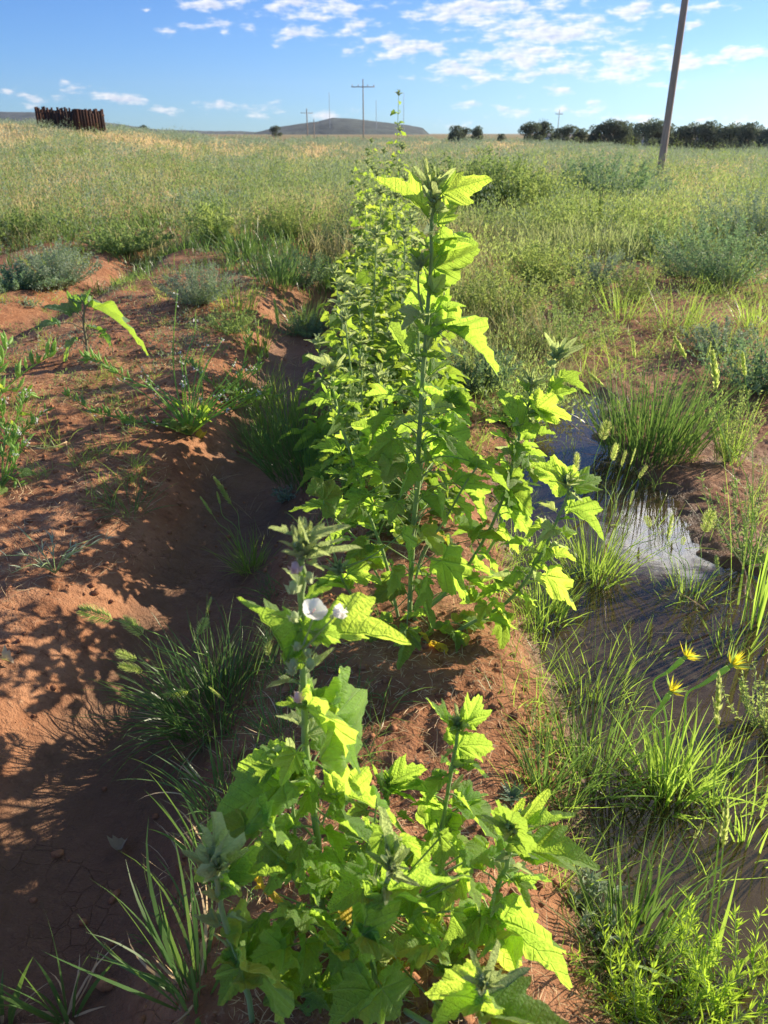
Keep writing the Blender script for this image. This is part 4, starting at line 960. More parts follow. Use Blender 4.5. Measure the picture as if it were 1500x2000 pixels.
tussock('fine grass under the flowering mallow spike', 560, 1440, 70, .15, (.1, 1.2), (.1, .8), .0032, M_grass, .07, seed=24, group=TG, dead=20)
tussock('tall blue green grass at the right edge with long stiff culms', 1475, 1240, 22, .62, (.0, .22), (.0, .25), .008, M_grassy, .08, seed=25, group=TG, tint=(.2, 1),
        heads=[(1400, 760, 1392, 690, .1), (1455, 735, 1450, 690, .2), (1340, 700, 1318, 660, .3)], hm=FOX)
tussock('grass tuft in the dry wash right of the puddle head', 1425, 905, 40, .32, (.0, .5), (.0, .4), .004, M_grassy, .06, seed=26, group=TG)
tussock('thin grass tuft in the small hollow between bed and furrow', 505, 690, 50, .30, (.0, .6), (.0, .6), .005, M_grassy, .08, seed=27, group=TG, dead=14,
        heads=[(545, 640, 536, 588, .0), (640, 640, 632, 605, .0), (523, 700, 515, 665, 0)], hm=FOX)
for (lb, u, v, n, h, sp, w_, mt) in [
    ('tall fresh grass clump at the furrow edge left of the tall plant', 560, 840, 150, .36, .14, .0055, M_grassy), ('fresh grass clump between the pod bearing weed and the dark clump', 500, 790, 110, .30, .12, .005, M_grassy),
    ('fresh grass tuft in the puddle just below the yellow flowers', 1400, 1560, 70, .20, .07, .004, M_grassy), ('fine grass tuft standing in dark water at the right edge', 1470, 1650, 60, .22, .06, .004, M_grassy),
    ('small grass tuft in the middle of the puddle', 1250, 1290, 46, .13, .05, .0035, M_grassy), ('small grass tuft beside the mud islet', 1420, 1290, 46, .16, .06, .0035, M_grassy), ('short grass tuft hugging the nearest mallow on its left', 450, 1560, 90, .17, .08, .004, M_grass),
    ('grass clump on the left bed edge straight left of the far row', 540, 565, 160, .42, .16, .007, M_grass), ('grass clump at the furrow head below the feathery weeds', 480, 505, 170, .45, .20, .009, M_grass),
    ('pale grass clump touching the far row on its left', 660, 560, 120, .34, .14, .007, M_grassy), ('dark grass clump at the ridge where bare soil shows', 690, 480, 140, .40, .2, .009, M_grass),
    ('grass clump beyond the silver shrub toward the field', 300, 440, 170, .42, .3, .010, M_grass), ('spiky pale grass clump between silver mound and furrow', 465, 610, 90, .30, .12, .006, M_grassy),
    ('grass clump at the left edge behind the grey green mat', 60, 470, 170, .40, .3, .010, M_grass), ('grass clump in the small furrow left of the row', 590, 640, 110, .30, .12, .006, M_grass),
    ('thin grass clump rising over the wash at right', 1330, 640, 80, .38, .14, .006, M_grassy), ('thin grass clump in the middle of the wash', 1215, 620, 70, .34, .12, .006, M_grassy),
    ('short grass clump at the right edge of the wash', 1470, 640, 80, .30, .14, .006, M_grassy)]:
    tussock(lb, u, v, n, h, (.0, .8), (.0, .7), w_, mt, sp, group=TG, dead=10)
# big-bladed right side, out over the water
t = tussock('tall wheat like grass with broad blades at the lower right corner', 1370, 1950, 9, .26, (.5, 1.2), (.0, .5), .010, M_grassy, .01, seed=29, group=TG, tint=(.4, 1),
            heads=[(1400, 1420, 1404, 1322, -.10), (1412, 1655, 1420, 1568, -.05)], hm=SPIKE)

# salsify tuft with three flowers
ps = G(1300, 1565)
sal = thing('salsify_plant', 'grassy tuft with three pointed yellow flowers on swollen green necks beside the water', 'plant', ps)
m = MB(); g = np.random.default_rng(40); n = 170; a = g.uniform(0, 6.28, n); r = .045 * np.sqrt(g.uniform(0, 1, n))
blades(m, np.stack([ps.x + r * np.cos(a), ps.y + r * np.sin(a), np.full(n, ps.z - .01)], 1), a + g.uniform(-.5, .5, n), g.uniform(0, 1.0, n) * r / .045, g.uniform(.1, .9, n), .23 * g.uniform(.5, 1.1, n), .0048 * g.uniform(.6, 1.2, n), g.uniform(.1, 1, n), 7, g=g)
m.build('blades', M_grassy, sal)
def salsify(u0, v0, u1, v1, Y, size):
    a_, b_ = P(u0, v0, Y), P(u1, v1, Y); d = (b_ - a_).normalized()
    base = ps + Vector((random.uniform(-.02, .02), 0, 0))
    pth = smoothpath([base, base.lerp(a_, .5) + Vector((-.01, 0, .05)), a_ - d * .04, a_, b_ - d * .006], 20)
    rad = np.concatenate([np.linspace(.0016, .002, 12), np.linspace(.0022, .0052, 6), [.0056, .005]])
    m = MB(); tube(m, pth, rad, sides=8); st = m.build('flower_stalk', M_pod, sal)
    m = MB(); blob(m, np.array(b_), (.0045, .0045, .006), .5, 2, 9, 5, .03, axis=d)
    fl = m.build('flower', M_pod, sal)
    m = MB(); gg = np.random.default_rng(int(u1)); x = d.orthogonal().normalized()
    for k in range(22):
        rr = Quaternion(d, k * 2.4) @ x; f = gg.uniform(.25, 1.0); dd = (rr * f + d * (1.05 - .55 * f)).normalized()
        L = size * gg.uniform(.6, 1.05); leaflets(m, [np.array(b_)], [np.array(dd)], L, .0045, gg.uniform(0, 1), gg, .15)
    o = m.build('petal', M_yel); o.parent = fl
    m = MB()
    for k in range(8):
        rr = Quaternion(d, k * .785) @ x; leaflets(m, [np.array(b_)], [np.array((rr * .75 + d * .8))], size * 1.15, .0035, .6, gg)
    o = m.build('bract', M_pod); o.parent = fl
salsify(1375, 1335, 1428, 1300, ps.y - .03, .038); salsify(1305, 1312, 1338, 1284, ps.y + .03, .034); salsify(1292, 1378, 1310, 1352, ps.y - .06, .034)

# ------------------------------------------------------------------ bushy plants
def bush(mb_, p, n, h, rad, ll, lw, per, g, up=.6, tint=(0, 1), stem=None, seg=8, top=1.0, base_t=.15, dirn=.6, lenp=(.6, 1.0)):
    """n stems fanning from p; small leaves along each"""
    p = np.array(p, float); a = g.uniform(0, 2 * np.pi, n); f = np.sqrt(g.uniform(0, 1, n))
    tipx = rad * f * np.cos(a); tipy = rad * f * np.sin(a); tipz = h * (1 - (1 - up) * f ** 2) * g.uniform(lenp[0], lenp[1], n)
    T = np.stack([tipx, tipy, tipz], 1); Mid = T * [.75, .75, .42] + g.normal(size=(n, 3)) * .03 * h
    def at(t): return ((1 - t) ** 2)[..., None] * 0 + (2 * t * (1 - t))[..., None] * Mid + (t ** 2)[..., None] * T
    tl = g.uniform(base_t, 1, (n, per)) ** (1 / top)
    Pm = (2 * tl * (1 - tl))[..., None] * Mid[:, None, :] + (tl ** 2)[..., None] * T[:, None, :]
    Dm = nrm((2 * (1 - 2 * tl))[..., None] * Mid[:, None, :] + (2 * tl)[..., None] * T[:, None, :])
    D = nrm(Dm * dirn + nrm(g.normal(size=Dm.shape)) * .8)
    k = n * per; tn = g.uniform(tint[0], tint[1], (n, 1)) * .7 + g.uniform(tint[0], tint[1], (n, per)) * .3
    leaflets(mb_, Pm.reshape(-1, 3) + p, D.reshape(-1, 3), ll * g.uniform(.6, 1.2, k), lw * g.uniform(.7, 1.2, k), tn.ravel(), g)
    if stem is not None:
        ts = np.linspace(0, 1, seg)
        for i in range(n):
            pt = (2 * ts * (1 - ts))[:, None] * Mid[i] + (ts ** 2)[:, None] * T[i] + p
            tube(stem, pt, stem_r(h), stem_r(h) * .4, 4, .5, cap=False)
def stem_r(h): return max(.0012, h * .004)
def shrub(label, u, v, n, h, rad, ll, lw, per, mat, name='shrub', cat='shrub', stems=True, group=None, smat=None, pos=None, **k):
    p = G(u, v) if pos is None else Vector(pos); g = np.random.default_rng(int(u * 3 + v * 5))
    t = thing(name, label, cat, p, group); m = MB(); s = MB() if stems else None
    bush(m, p - Vector((0, 0, .01)), n, h, rad, ll, lw, per, g, stem=s, **k); m.build('foliage', mat, t)
    if stems: s.build('stem', smat or M_stem, t)
    return t
SG = 'weedy shrubs on the left bed'
shrub('round silver green shrub on the left bed behind the young sunflower', 118, 562, 130, .46, .40, .028, .009, 55, M_sage, group=SG, up=.55)
shrub('low mat of grey green weed at the left picture edge before the silver shrub', 25, 562, 110, .20, .55, .030, .014, 45, M_blue, group=SG, up=.5, cat='weed', name='weed')
shrub('loose silvery weed mound mid bed with tall thin shoots', 395, 592, 120, .34, .36, .026, .006, 50, M_sage, group=SG, up=.5, cat='weed', name='weed')
shrub('dark blue green bushy weed right of the bed near the leaning grass', 590, 560, 90, .42, .34, .03, .007, 45, M_blue, group=SG, cat='weed', name='weed')
shrub('wide dark green leafy weed across the far end of the left bed', 250, 490, 120, .34, .60, .045, .016, 40, M_weed, group=SG, up=.5, cat='weed', name='weed')
shrub('yellow green leafy weed standing at the bed end among dead leaves', 412, 478, 34, .60, .30, .06, .024, 26, M_lime, group=SG, cat='weed', name='weed')
shrub('green leafy weed patch at far left beyond the bare soil', 20, 462, 150, .38, .9, .05, .024, 45, M_weed, group=SG, up=.5, cat='weed', name='weed')
shrub('pale green feathery weed left of the far row end', 560, 470, 110, .55, .5, .04, .010, 50, M_lime, group=SG, cat='weed', name='weed', up=.7)
shrub('dark grassy weed beside the bare ridge at mid left of the row', 640, 500, 120, .40, .5, .05, .010, 45, M_blue, group=SG, cat='weed', name='weed', up=.6)
shrub('silver weed with white specks left of the row end', 400, 420, 120, .50, .8, .05, .014, 45, M_sage, group=SG, cat='weed', name='weed', up=.6)
shrub('tiny grey seedling beside the stem of the young sunflower', 60, 600, 14, .10, .10, .02, .008, 20, M_sage, group=SG, cat='weed', name='weed')
shrub('small green seedling cluster in the furrow left of the row', 450, 650, 60, .20, .28, .022, .007, 34, M_weed, group=SG, cat='weed', name='weed', up=.5)
shrub('low blue green weed spilling over the furrow beside the row', 600, 655, 70, .20, .30, .025, .008, 40, M_blue, group=SG, cat='weed', name='weed', up=.5)

RG = 'bushy weeds on the right of the row'
for (lb, u, v, n, h, rad, ll, lw, per, mt, up) in [
    ('lime green feathery weed right of the tallest mallow', 960, 640, 130, .46, .42, .030, .010, 55, M_lime, .7),
    ('second lime green weed, behind the feathery one right of the tallest mallow', 1060, 560, 110, .48, .48, .034, .012, 50, M_lime, .7),
    ('loose green weed with tiny yellow flowers before the wash', 1085, 680, 110, .34, .40, .024, .007, 45, M_weed, .6),
    ('tall bushy green weed on the skyline side just right of the far row', 930, 430, 200, 1.10, 1.1, .07, .022, 60, M_weed, .7),
    ('rounded pale green bush right of the tall bushy weed', 1010, 425, 180, .95, 1.1, .07, .02, 55, M_lime, .6),
    ('blue green mound bush in the middle distance right of centre', 1180, 400, 200, .95, 1.3, .08, .02, 60, M_blue, .5),
    ('yellow green low bush before the blue green mound', 1150, 455, 180, .55, 1.2, .06, .02, 50, M_lime, .5),
    ('dark tangled weed bush at the right edge over a shaded bank', 1420, 560, 110, .70, .75, .040, .011, 50, M_blue, .7),
    ('grey green bush at the far right edge with pale seed tufts', 1490, 480, 130, .85, .9, .05, .011, 50, M_sage, .6),
    ('green bushy weed left of the dark tangled bush', 1290, 500, 90, .45, .55, .04, .012, 50, M_weed, .6),
    ('pale feathery weed at the head of the dry wash', 1165, 560, 70, .36, .34, .030, .009, 50, M_sage, .7),
    ('low blue green weed at the right edge beside the wash', 1490, 760, 90, .32, .40, .03, .009, 45, M_blue, .6),
    ('small grey leafy weed on the wash sand', 1400, 690, 60, .24, .26, .024, .01, 36, M_sage, .6),
    ('dark green weed hugging the mallow row above the puddle head', 930, 760, 90, .26, .26, .03, .009, 45, M_blue, .6),
    ('green weed on the ridge shoulder behind the right mallow stems', 1010, 830, 60, .24, .22, .03, .007, 36, M_weed, .7)]:
    shrub(lb, u, v, n, h, rad, ll, lw, per, mt, group=RG, cat='weed', name='weed', up=up)
shrub('small upright green weed in the middle of the dry wash', 1240, 590, 40, .42, .22, .03, .008, 40, M_lime, group=RG, cat='weed', name='weed', up=.8)
shrub('feathery pale weed at the left edge of the dry wash', 1120, 610, 50, .40, .30, .028, .008, 40, M_lime, group=RG, cat='weed', name='weed', up=.7)
shrub('dark low weed at the back of the dry wash under the bank', 1330, 540, 70, .30, .50, .03, .010, 40, M_blue, group=RG, cat='weed', name='weed', up=.6)
shrub('upright broom like weed with tiny buds at the right above the mud bank', 1420, 900, 42, .34, .16, .014, .004, 60, M_lime, cat='weed', name='weed', up=.9, dirn=.9)
shrub('fine branched green weed at the right edge below the puddle', 1495, 1440, 40, .20, .13, .013, .004, 46, M_lime, cat='weed', name='weed', up=.8)
shrub('wispy green plant leaning in from the right edge over the wet mud', 1455, 1100, 30, .40, .22, .02, .005, 40, M_weed, cat='weed', name='weed', up=.8)
shrub('bright yellow green feathery plant at the bottom right before the mud', 1260, 2000, 17, .27, .13, .026, .0030, 60, M_bright, cat='weed', name='weed', up=.8, dirn=1.0)
shrub('bright yellow green feathery plant filling the bottom right corner', 1470, 2010, 22, .24, .16, .026, .0030, 60, M_bright, cat='weed', name='weed', up=.8, dirn=1.0)
shrub('low yellow green feathery sprout between the two bright corner plants', 1370, 2030, 20, .17, .14, .024, .0030, 50, M_bright, cat='weed', name='weed', up=.7, dirn=1.0)
shrub('small silvery wormwood seedling on dark mud at the lower right', 1150, 1800, 16, .10, .07, .020, .008, 22, M_sage, cat='seedling', name='seedling', up=.7)
shrub('tiny creeping weed with round leaves on the bank', 1030, 1450, 26, .03, .14, .008, .006, 14, M_weed, cat='weed', name='weed', up=.6)
shrub('pale grey seedling at the foot of the left mallow branch', 560, 975, 16, .07, .07, .022, .008, 14, M_sage, cat='seedling', name='seedling', up=.6)
# dark rosette
pr = G(1000, 1560); t = thing('rosette_weed', 'dark green flat rosette weed on shaded mud', 'weed', pr)
m = MB(); g = np.random.default_rng(4); n = 18; a = np.arange(n) * 2.4
blades(m, np.tile(np.array(pr), (n, 1)), a, .75 + .35 * np.arange(n) / n, .3, .038, .012, .1, 5, twist=0.0, g=g); m.build('blades', M_blue, t)
# narrow-leaf seedling, lit, on the left bank
pw = G(108, 1120); t = thing('narrow_leaved_weed', 'sprawling narrow leaved weed casting a shadow on the sunlit left bank', 'weed', pw)
m = MB(); g = np.random.default_rng(14); stm = MB()
for k in range(9):
    a = k * 2.4; e = .25 + .5 * g.uniform(); Ls = .10 + .07 * g.uniform()
    tip = np.array(pw) + np.array([math.cos(a) * Ls, math.sin(a) * Ls * .8, .04 + e * .09]); pt = smoothpath([pw, np.array(pw) + [math.cos(a) * Ls * .4, math.sin(a) * Ls * .35, .06], tip], 10); tube(stm, pt, .0016, .0009, 5)
    nn = 8; idx = g.integers(3, 10, nn); B = pt[idx]; blades(m, B, a + g.uniform(-1, 1, nn), g.uniform(.3, 1.3, nn), g.uniform(.2, .8, nn), .045, .0035, g.uniform(0, 1, nn), 5, g=g)
m.build('blades', M_sage, t); stm.build('stem', M_stem, t)

# ------------------------------------------------------------------ young sunflower
p0 = G(172, 700); YS = p0.y
sf = thing('young_sunflower', 'young sunflower with large drooping pointed leaves on the sunlit left bed', 'plant', p0)
m = MB(); spth = smoothpath([p0 - Vector((0, 0, .02))] + pp([(168, 663), (163, 630), (165, 600), (160, 585)], [YS, YS]), 14); tube(m, spth, .008, .005, 8)
SUNL = [leaf_arrays(s, ((0, 1.0, 17), (30, .66, 20), (62, .42, 22), (110, .20, 26)), teeth=.03, fold=f, droop=d, ruffle=.05) for s, f, d in [(51, .3, .25), (52, .45, .35), (53, .2, .45)]]
SUNM = [arr_mesh('sunflower_leaf', a_, M_sunf) for a_ in SUNL]
for (bu, bv, tu, tv, dy, w) in [(180, 600, 302, 648, -.05, .85), (155, 607, 125, 567, .05, .9), (138, 613, 95, 588, -.05, 1.2), (112, 633, 46, 625, -.05, .8), (198, 653, 241, 678, -.08, 1.0), (150, 663, 112, 700, -.08, .9),
                                (168, 597, 186, 578, .06, 1.1), (160, 590, 140, 572, .1, 1.2), (175, 640, 215, 645, .12, 1.2), (165, 592, 172, 565, .0, 1.0)]:
    b = P(bu, bv, YS + dy * .3); tp = P(tu, tv, YS + dy)
    i = int(np.argmin(np.linalg.norm(spth - np.array(b) + [0, 0, -.0], axis=1))); tube(m, smoothpath([spth[max(0, i - 1)], (Vector(spth[i]) + b) / 2 + Vector((0, 0, .01)), b], 6), .0035, .0025, 5)
    o = leaf_obj(sf, b, tp, w * 1.15, 'broad', 'green', roll=random.uniform(-.3, .3), hint=None if tu > bu else Vector((-.3, -.5, 1))); o.data = random.choice(SUNM)
m.build('stem', M_purple, sf)

# ------------------------------------------------------------------ pod-bearing mustard weeds
def pod_mesh(bend):
    m = MB(); tube(m, smoothpath([(0, 0, 0), (bend * .5, 0, .5), (0, 0, 1)], 9), np.array([.3, .8, 1.1, .95, 1.1, .9, .6, .3, .08]) * .115, sides=7, tint=.6); return m.mesh('pod', M_pod)
POD = [pod_mesh(.10), pod_mesh(-.16)]
def pod_plant(label, u, v, stems, nleaf=18, podL=.035, seed=1, leaf=.05, white=6, dens=150, extra=5, ext=(.6, .25)):
    p = G(u, v); g = np.random.default_rng(seed); t = thing('radish_weed', label, 'weed', p, 'pod bearing weeds on the left')
    st = MB(); fl = MB(); lf = MB(); npod = 0
    allp = [smoothpath([p] + pp(pts, [p.y + y for y in Ys]), 40) for (pts, Ys) in stems]
    for k in range(extra):
        a = g.uniform(0, 6.28); rr = g.uniform(.1, .42) * ext[0]; hh = g.uniform(.25, 1) * ext[1]
        allp.append(smoothpath([p, (p.x + math.cos(a) * rr * .5, p.y + math.sin(a) * rr * .4, p.z + hh * .6), (p.x + math.cos(a) * rr, p.y + math.sin(a) * rr * .7, p.z + hh)], 40))
    for pt in allp:
        tube(st, pt, .0042, .0016, 5)
        Ln = np.linalg.norm(np.diff(pt, axis=0), axis=1).sum(); k = max(4, int(Ln * dens * .42))
        for j in range(k):
            i = int(g.uniform(.35, .98) * 39); b = pt[i]; tg = nrm(pt[min(39, i + 1)] - pt[i - 1]); rd = nrm(np.cross(tg, g.normal(size=3)))
            d = nrm(tg * .6 + rd * .7 + [0, 0, .45]); L = podL * g.uniform(.5, 1.1); s0 = b + d * .008
            tube(st, [b, s0], .0006, .0006, 4, cap=False)
            npod += 1
            if npod <= 100: put_mesh(t, POD[j % 2], s0, nrm(d + [0, 0, .15]), L, 'pod')
        for j in range(white):
            c = pt[int(g.uniform(.85, .99) * 39)] + g.normal(size=3) * .006
            for s in range(4): leaflets(fl, [c], [nrm(g.normal(size=3) + [0, 0, .8])], .007, .005, g.uniform(0, 1), g)
    for j in range(nleaf):
        a = j * 2.4; b = Vector(p) + Vector((math.cos(a), math.sin(a), 0)) * (.02 + .002 * j) + Vector((0, 0, .02 + .10 * random.random())); d = Vector((math.cos(a), math.sin(a), random.uniform(.1, .9))).normalized()
        b2 = b + d * .04; tube(st, [b, b2], .0013, .001, 4); add_leaf(lf, random.choice(LOWRES), b2, b2 + (d + Vector((0, 0, -.4))).normalized() * leaf * random.uniform(.7, 1.3), 1.0, sdir + Vector((random.uniform(-.5, .5), random.uniform(-.3, .3), .4)), random.random())
    st.build('stem', M_pod, t)
    if white: fl.build('flowers', M_petal, t)
    if nleaf: lf.build('foliage', M_leaf_f, t)
    return t
pod_plant('sprawling radish weed with many pods and tiny white flowers at the bed edge', 370, 850,
          [([(330, 830), (270, 825), (190, 805), (122, 768)], [0, -.05]), ([(330, 780), (250, 740), (190, 705), (165, 702)], [0, .1]), ([(345, 760), (338, 690), (342, 620), (347, 565)], [.05, .1]),
           ([(370, 770), (362, 710), (380, 650), (382, 610)], [.05, .15]), ([(380, 780), (400, 720), (425, 680), (435, 660)], [.02, .1]), ([(400, 790), (440, 740), (462, 700)], [0, .1]), ([(350, 790), (300, 750), (272, 715)], [0, .1]),
           ([(310, 850), (260, 838), (248, 828)], [-.03, -.05]), ([(395, 780), (390, 710), (410, 665)], [.1, .2]), ([(340, 800), (300, 760), (290, 730)], [.05, .1]), ([(350, 860), (348, 870)], [0, 0])], 16, .046, 1, .05, 4, 230, extra=26, ext=(1.1, .34))
pod_plant('radish weed with fat upright pods reaching in from the left edge', -30, 800,
          [([(10, 760), (50, 725), (90, 700), (120, 680)], [0, .05]), ([(-10, 740), (10, 690), (15, 665)], [0, .1]), ([(0, 770), (30, 760), (60, 770)], [0, .0])], 8, .075, 2, .06, 5, 80, 1, (.6, .2))
pod_plant('small white flowered radish weed at the left edge on the shaded step', 5, 950,
          [([(10, 930), (30, 935), (46, 958)], [0, -.03]), ([(5, 900), (10, 860), (12, 835)], [0, .05]), ([(20, 930), (30, 900), (33, 880)], [0, 0])], 12, .04, 3, .04, 8, 150)
pod_plant('thin radish weed hugging the left edge below the fat pods', 20, 870,
          [([(30, 830), (40, 790), (45, 760)], [0, .05]), ([(40, 850), (60, 830), (75, 815)], [0, 0]), ([(10, 840), (5, 800), (12, 775)], [0, 0])], 10, .035, 4, .04, 8, 130)
pod_plant('pod bearing weed with drooping beans right of the sprawling one', 455, 800,
          [([(470, 760), (500, 720), (510, 690)], [0, .05]), ([(480, 790), (520, 770), (560, 780)], [0, 0]), ([(465, 750), (480, 690), (487, 650)], [.1, .1])], 8, .045, 5, .045, 2, 120)

# ------------------------------------------------------------------ litter on the ground
g = np.random.default_rng(77); n = 46000
m = MB()
xs_ = np.concatenate([g.uniform(-2.4, -.85, n * 3 // 5), g.uniform(-.35, .5, n * 2 // 5)]); ys_ = .5 + 7 * g.uniform(0, 1, n) ** 1.4
keep = (fbm(xs_ * 2.2, ys_ * 2.2, 71, 3) > -.04) & (height(xs_, ys_, False) > WATER_Z + .01); xs_, ys_ = xs_[keep], ys_[keep]; n = len(xs_)
zz = height(xs_, ys_) + .003; a = g.uniform(0, 6.28, n); L = g.uniform(.010, .045, n) * (1 + .4 * (xs_ < -.8))
blades(m, np.stack([xs_, ys_, zz], 1), a, g.uniform(1.25, 1.6, n), g.uniform(-.3, .3, n), L, g.uniform(.001, .0028, n), g.uniform(0, 1, n), 2, g=g)
tag(m.build('straw_litter', M_straw), 'pale straw and dead stem bits scattered over the red soil', 'litter', kind='stuff')
n = 9000; m = MB(); xs_ = g.uniform(-2.2, .55, n); ys_ = .45 + 5.5 * g.uniform(0, 1, n) ** 1.6; 
keep = (np.abs(xs_ + .62) > .22) | (g.uniform(0, 1, n) < .12); xs_, ys_ = xs_[keep], ys_[keep]; zz = height(xs_, ys_)
for i in range(len(xs_)):
    r_ = .002 + .010 * g.uniform() ** 4; blob(m, (xs_[i], ys_[i], zz[i] + r_ * .3), (r_ * g.uniform(.8, 1.4), r_ * g.uniform(.8, 1.4), r_ * .7), g.uniform(.2, .9), i, 6, 3, .25)
tag(m.build('soil_clods', M_clod), 'small red crumbs of dry soil lying on the beds', 'soil', kind='stuff')
# dead leaves and twigs, countable
def curl_leaf(label, u, v, size, mat=M_dryleaf, name='dead_leaf'):
    p = G(u, v); mm = MB(); A = LOWRES[random.randrange(4)]; V = A[0].copy() * size; V[:, 2] += np.abs(V[:, 0]) * 1.2; a = random.uniform(0, 6.28)
    c_, s_ = math.cos(a), math.sin(a); V = np.stack([V[:, 0] * c_ - V[:, 1] * s_, V[:, 0] * s_ + V[:, 1] * c_, V[:, 2] + .008], 1); mm.add(V, A[1], A[2], .5)
    o = mm.build(name, mat, None); o.location = p; tag(o, label, 'dead leaf', 'dead leaves on the soil')
curl_leaf('pale curled dead leaf at the left edge of the shaded furrow', 8, 1295, .03)
curl_leaf('grey crumpled dead leaf in the dark furrow bottom', 235, 1665, .035)
curl_leaf('yellow fallen leaf under the sprawling radish weed', 398, 857, .045, M_yellow)
curl_leaf('dry pale leaf lying at the end of the left bed', 460, 467, .16, M_dryleaf)
curl_leaf('orange brown dead leaf at the bottom edge near the bright sprouts', 1190, 1965, .018, M_yellow)
p = G(210, 1928); m = MB(); blob(m, np.array(p) + [0, 0, .006], (.022, .010, .010), .2, 9, 10, 6, .14); o = m.build('stone', M_clod, None); tag(o, 'small oblong stone on shaded soil at the lower left', 'stone')
m = MB(); q = [G(65, 882), G(100, 880), G(132, 868)]; tube(m, smoothpath([v_ + Vector((0, 0, .012)) for v_ in q], 8), .005, .003, 6); tag(m.build('dry_stick', M_straw), 'pale dry stick lying on the lit left bed', 'stick')

# ------------------------------------------------------------------ far field: uncountable grass and scrub
g = np.random.default_rng(5)
def field(name, label, nclump, per, y0, y1, cond, hrange, mat, tintf, wk=.0011, wmin=.0045, seg=3, spreadk=.10, bend=(.0, .9)):
    Yc = y0 * (y1 / y0) ** g.uniform(0, 1, nclump); Xc = g.uniform(-.66, .66, nclump) * (Yc + 1.0)
    k = cond(Xc, Yc); Xc, Yc = Xc[k], Yc[k]; nc = len(Xc)
    hc = g.uniform(hrange[0], hrange[1], nc) * (.75 + .8 * (fbm(Xc * .35, Yc * .35, 81, 3) + .3)); tc = tintf(Xc, Yc)
    sp_ = spreadk * (1 + Yc * .04)
    Xb = np.repeat(Xc, per) + g.normal(size=nc * per) * np.repeat(sp_, per); Yb = np.repeat(Yc, per) + g.normal(size=nc * per) * np.repeat(sp_, per)
    Zb = height(Xb, Yb, False) - .01; n = len(Xb)
    m = MB(); blades(m, np.stack([Xb, Yb, Zb], 1), g.uniform(0, 6.28, n), g.uniform(0, .5, n), g.uniform(bend[0], bend[1], n), np.repeat(hc, per) * g.uniform(.5, 1.1, n),
                     np.maximum(wmin, wk * Yb) * g.uniform(.6, 1.3, n), np.clip(np.repeat(tc, per) + g.uniform(-.2, .2, n), 0, 1), seg, g=g)
    o = m.build(name, mat); tag(o, label, 'grass', kind='stuff'); return o
def tfar(x, y): return np.clip(.08 + .85 * ss(16, 48, y) + 1.9 * fbm(x * .25, y * .12, 91, 3) + 1.2 * fbm(x * 1.3, y * .7, 95, 2) + .55 * (x > 0) * ss(13, 26, y), 0, 1)
field('field_grass', 'dense green and straw coloured grass and weeds covering the field', 17000, 12, 8.5, 130, lambda x, y: (y > 10.8 + 7.0 * fbm(x * .8, y * .5, 3, 3) - 2.2 * ((x > .35) | (np.abs(x + .55) < .25))) | (fbm(x * 1.5, y * 1.5, 8, 2) > .22), (.20, .48), M_tall, tfar)
field('near_field_grass', 'mixed green weeds and grass right of the mallow row', 3000, 14, 3.9, 10.5, lambda x, y: (x > .38) & (fbm(x * .9, y * .9, 14, 3) + .30 * ss(1.5, .7, x) + .10 * ss(5, 9, y) - 1.2 * ss(.9, 1.4, x) * (1 - ss(7.0, 9.5, y)) > .0), (.14, .36), M_tall, lambda x, y: np.clip(.30 + 1.5 * fbm(x, y, 6, 3), 0, 1), spreadk=.07)
field('bed_end_grass', 'low green weeds closing the far end of the left beds', 1500, 12, 7.2, 12, lambda x, y: (x < -.25) & (fbm(x * 1.1, y * 1.1, 24, 3) > .06 - .06 * (y - 7)), (.12, .30), M_grass, lambda x, y: np.clip(.5 + 1.2 * fbm(x, y, 6, 3), 0, 1), spreadk=.08)
def bedtufts(name, label, n, cond, xr, yr, h, mat, per=14):
    Xc = g.uniform(xr[0], xr[1], n); Yc = yr[0] + (yr[1] - yr[0]) * g.uniform(0, 1, n) ** 1.2; k = cond(Xc, Yc); Xc, Yc = Xc[k], Yc[k]; nc = len(Xc)
    hc = g.uniform(h[0], h[1], nc) ; Xb = np.repeat(Xc, per) + g.normal(size=nc * per) * .022; Yb = np.repeat(Yc, per) + g.normal(size=nc * per) * .022; N_ = nc * per
    m = MB(); blades(m, np.stack([Xb, Yb, height(Xb, Yb, False) - .005], 1), g.uniform(0, 6.28, N_), g.uniform(.1, 1.1, N_), g.uniform(0, 1.0, N_), np.repeat(hc, per) * g.uniform(.4, 1.1, N_), np.maximum(.0022, .0006 * Yb), g.uniform(0, 1, N_), 4, g=g)
    o = m.build(name, mat); tag(o, label, 'grass', kind='stuff')
bedtufts('bed_grass', 'small scattered green grass sprigs over the red beds', 560, lambda x, y: fbm(x * 1.3, y * 1.3, 33, 3) > -.02, (-3.6, -.85), (2.2, 9.5), (.06, .20), M_grassy)
bedtufts('furrow_side_grass', 'small dark grass sprigs along the shaded side of the row', 280, lambda x, y: fbm(x * 2, y * 2, 34, 3) > -.05, (-.42, .0), (.9, 8), (.05, .16), M_grass)
bedtufts('bank_grass', 'thin grass sprigs along the muddy bank of the puddle', 150, lambda x, y: fbm(x * 2, y * 2, 35, 3) > -.05, (.28, .62), (.75, 3.4), (.07, .20), M_grassy)
bedtufts('mud_grass', 'thin grass sprigs standing in the puddle and wet mud on the right', 110, lambda x, y: fbm(x * 2, y * 2, 36, 3) > .0, (.7, 2.2), (.95, 4.4), (.08, .26), M_grassy)
bedtufts('dry_bed_grass', 'dead grass wisps on the beds and banks', 420, lambda x, y: fbm(x * 1.6, y * 1.6, 37, 3) > -.02, (-3.0, 2.4), (1.0, 8), (.04, .12), M_straw, 8)
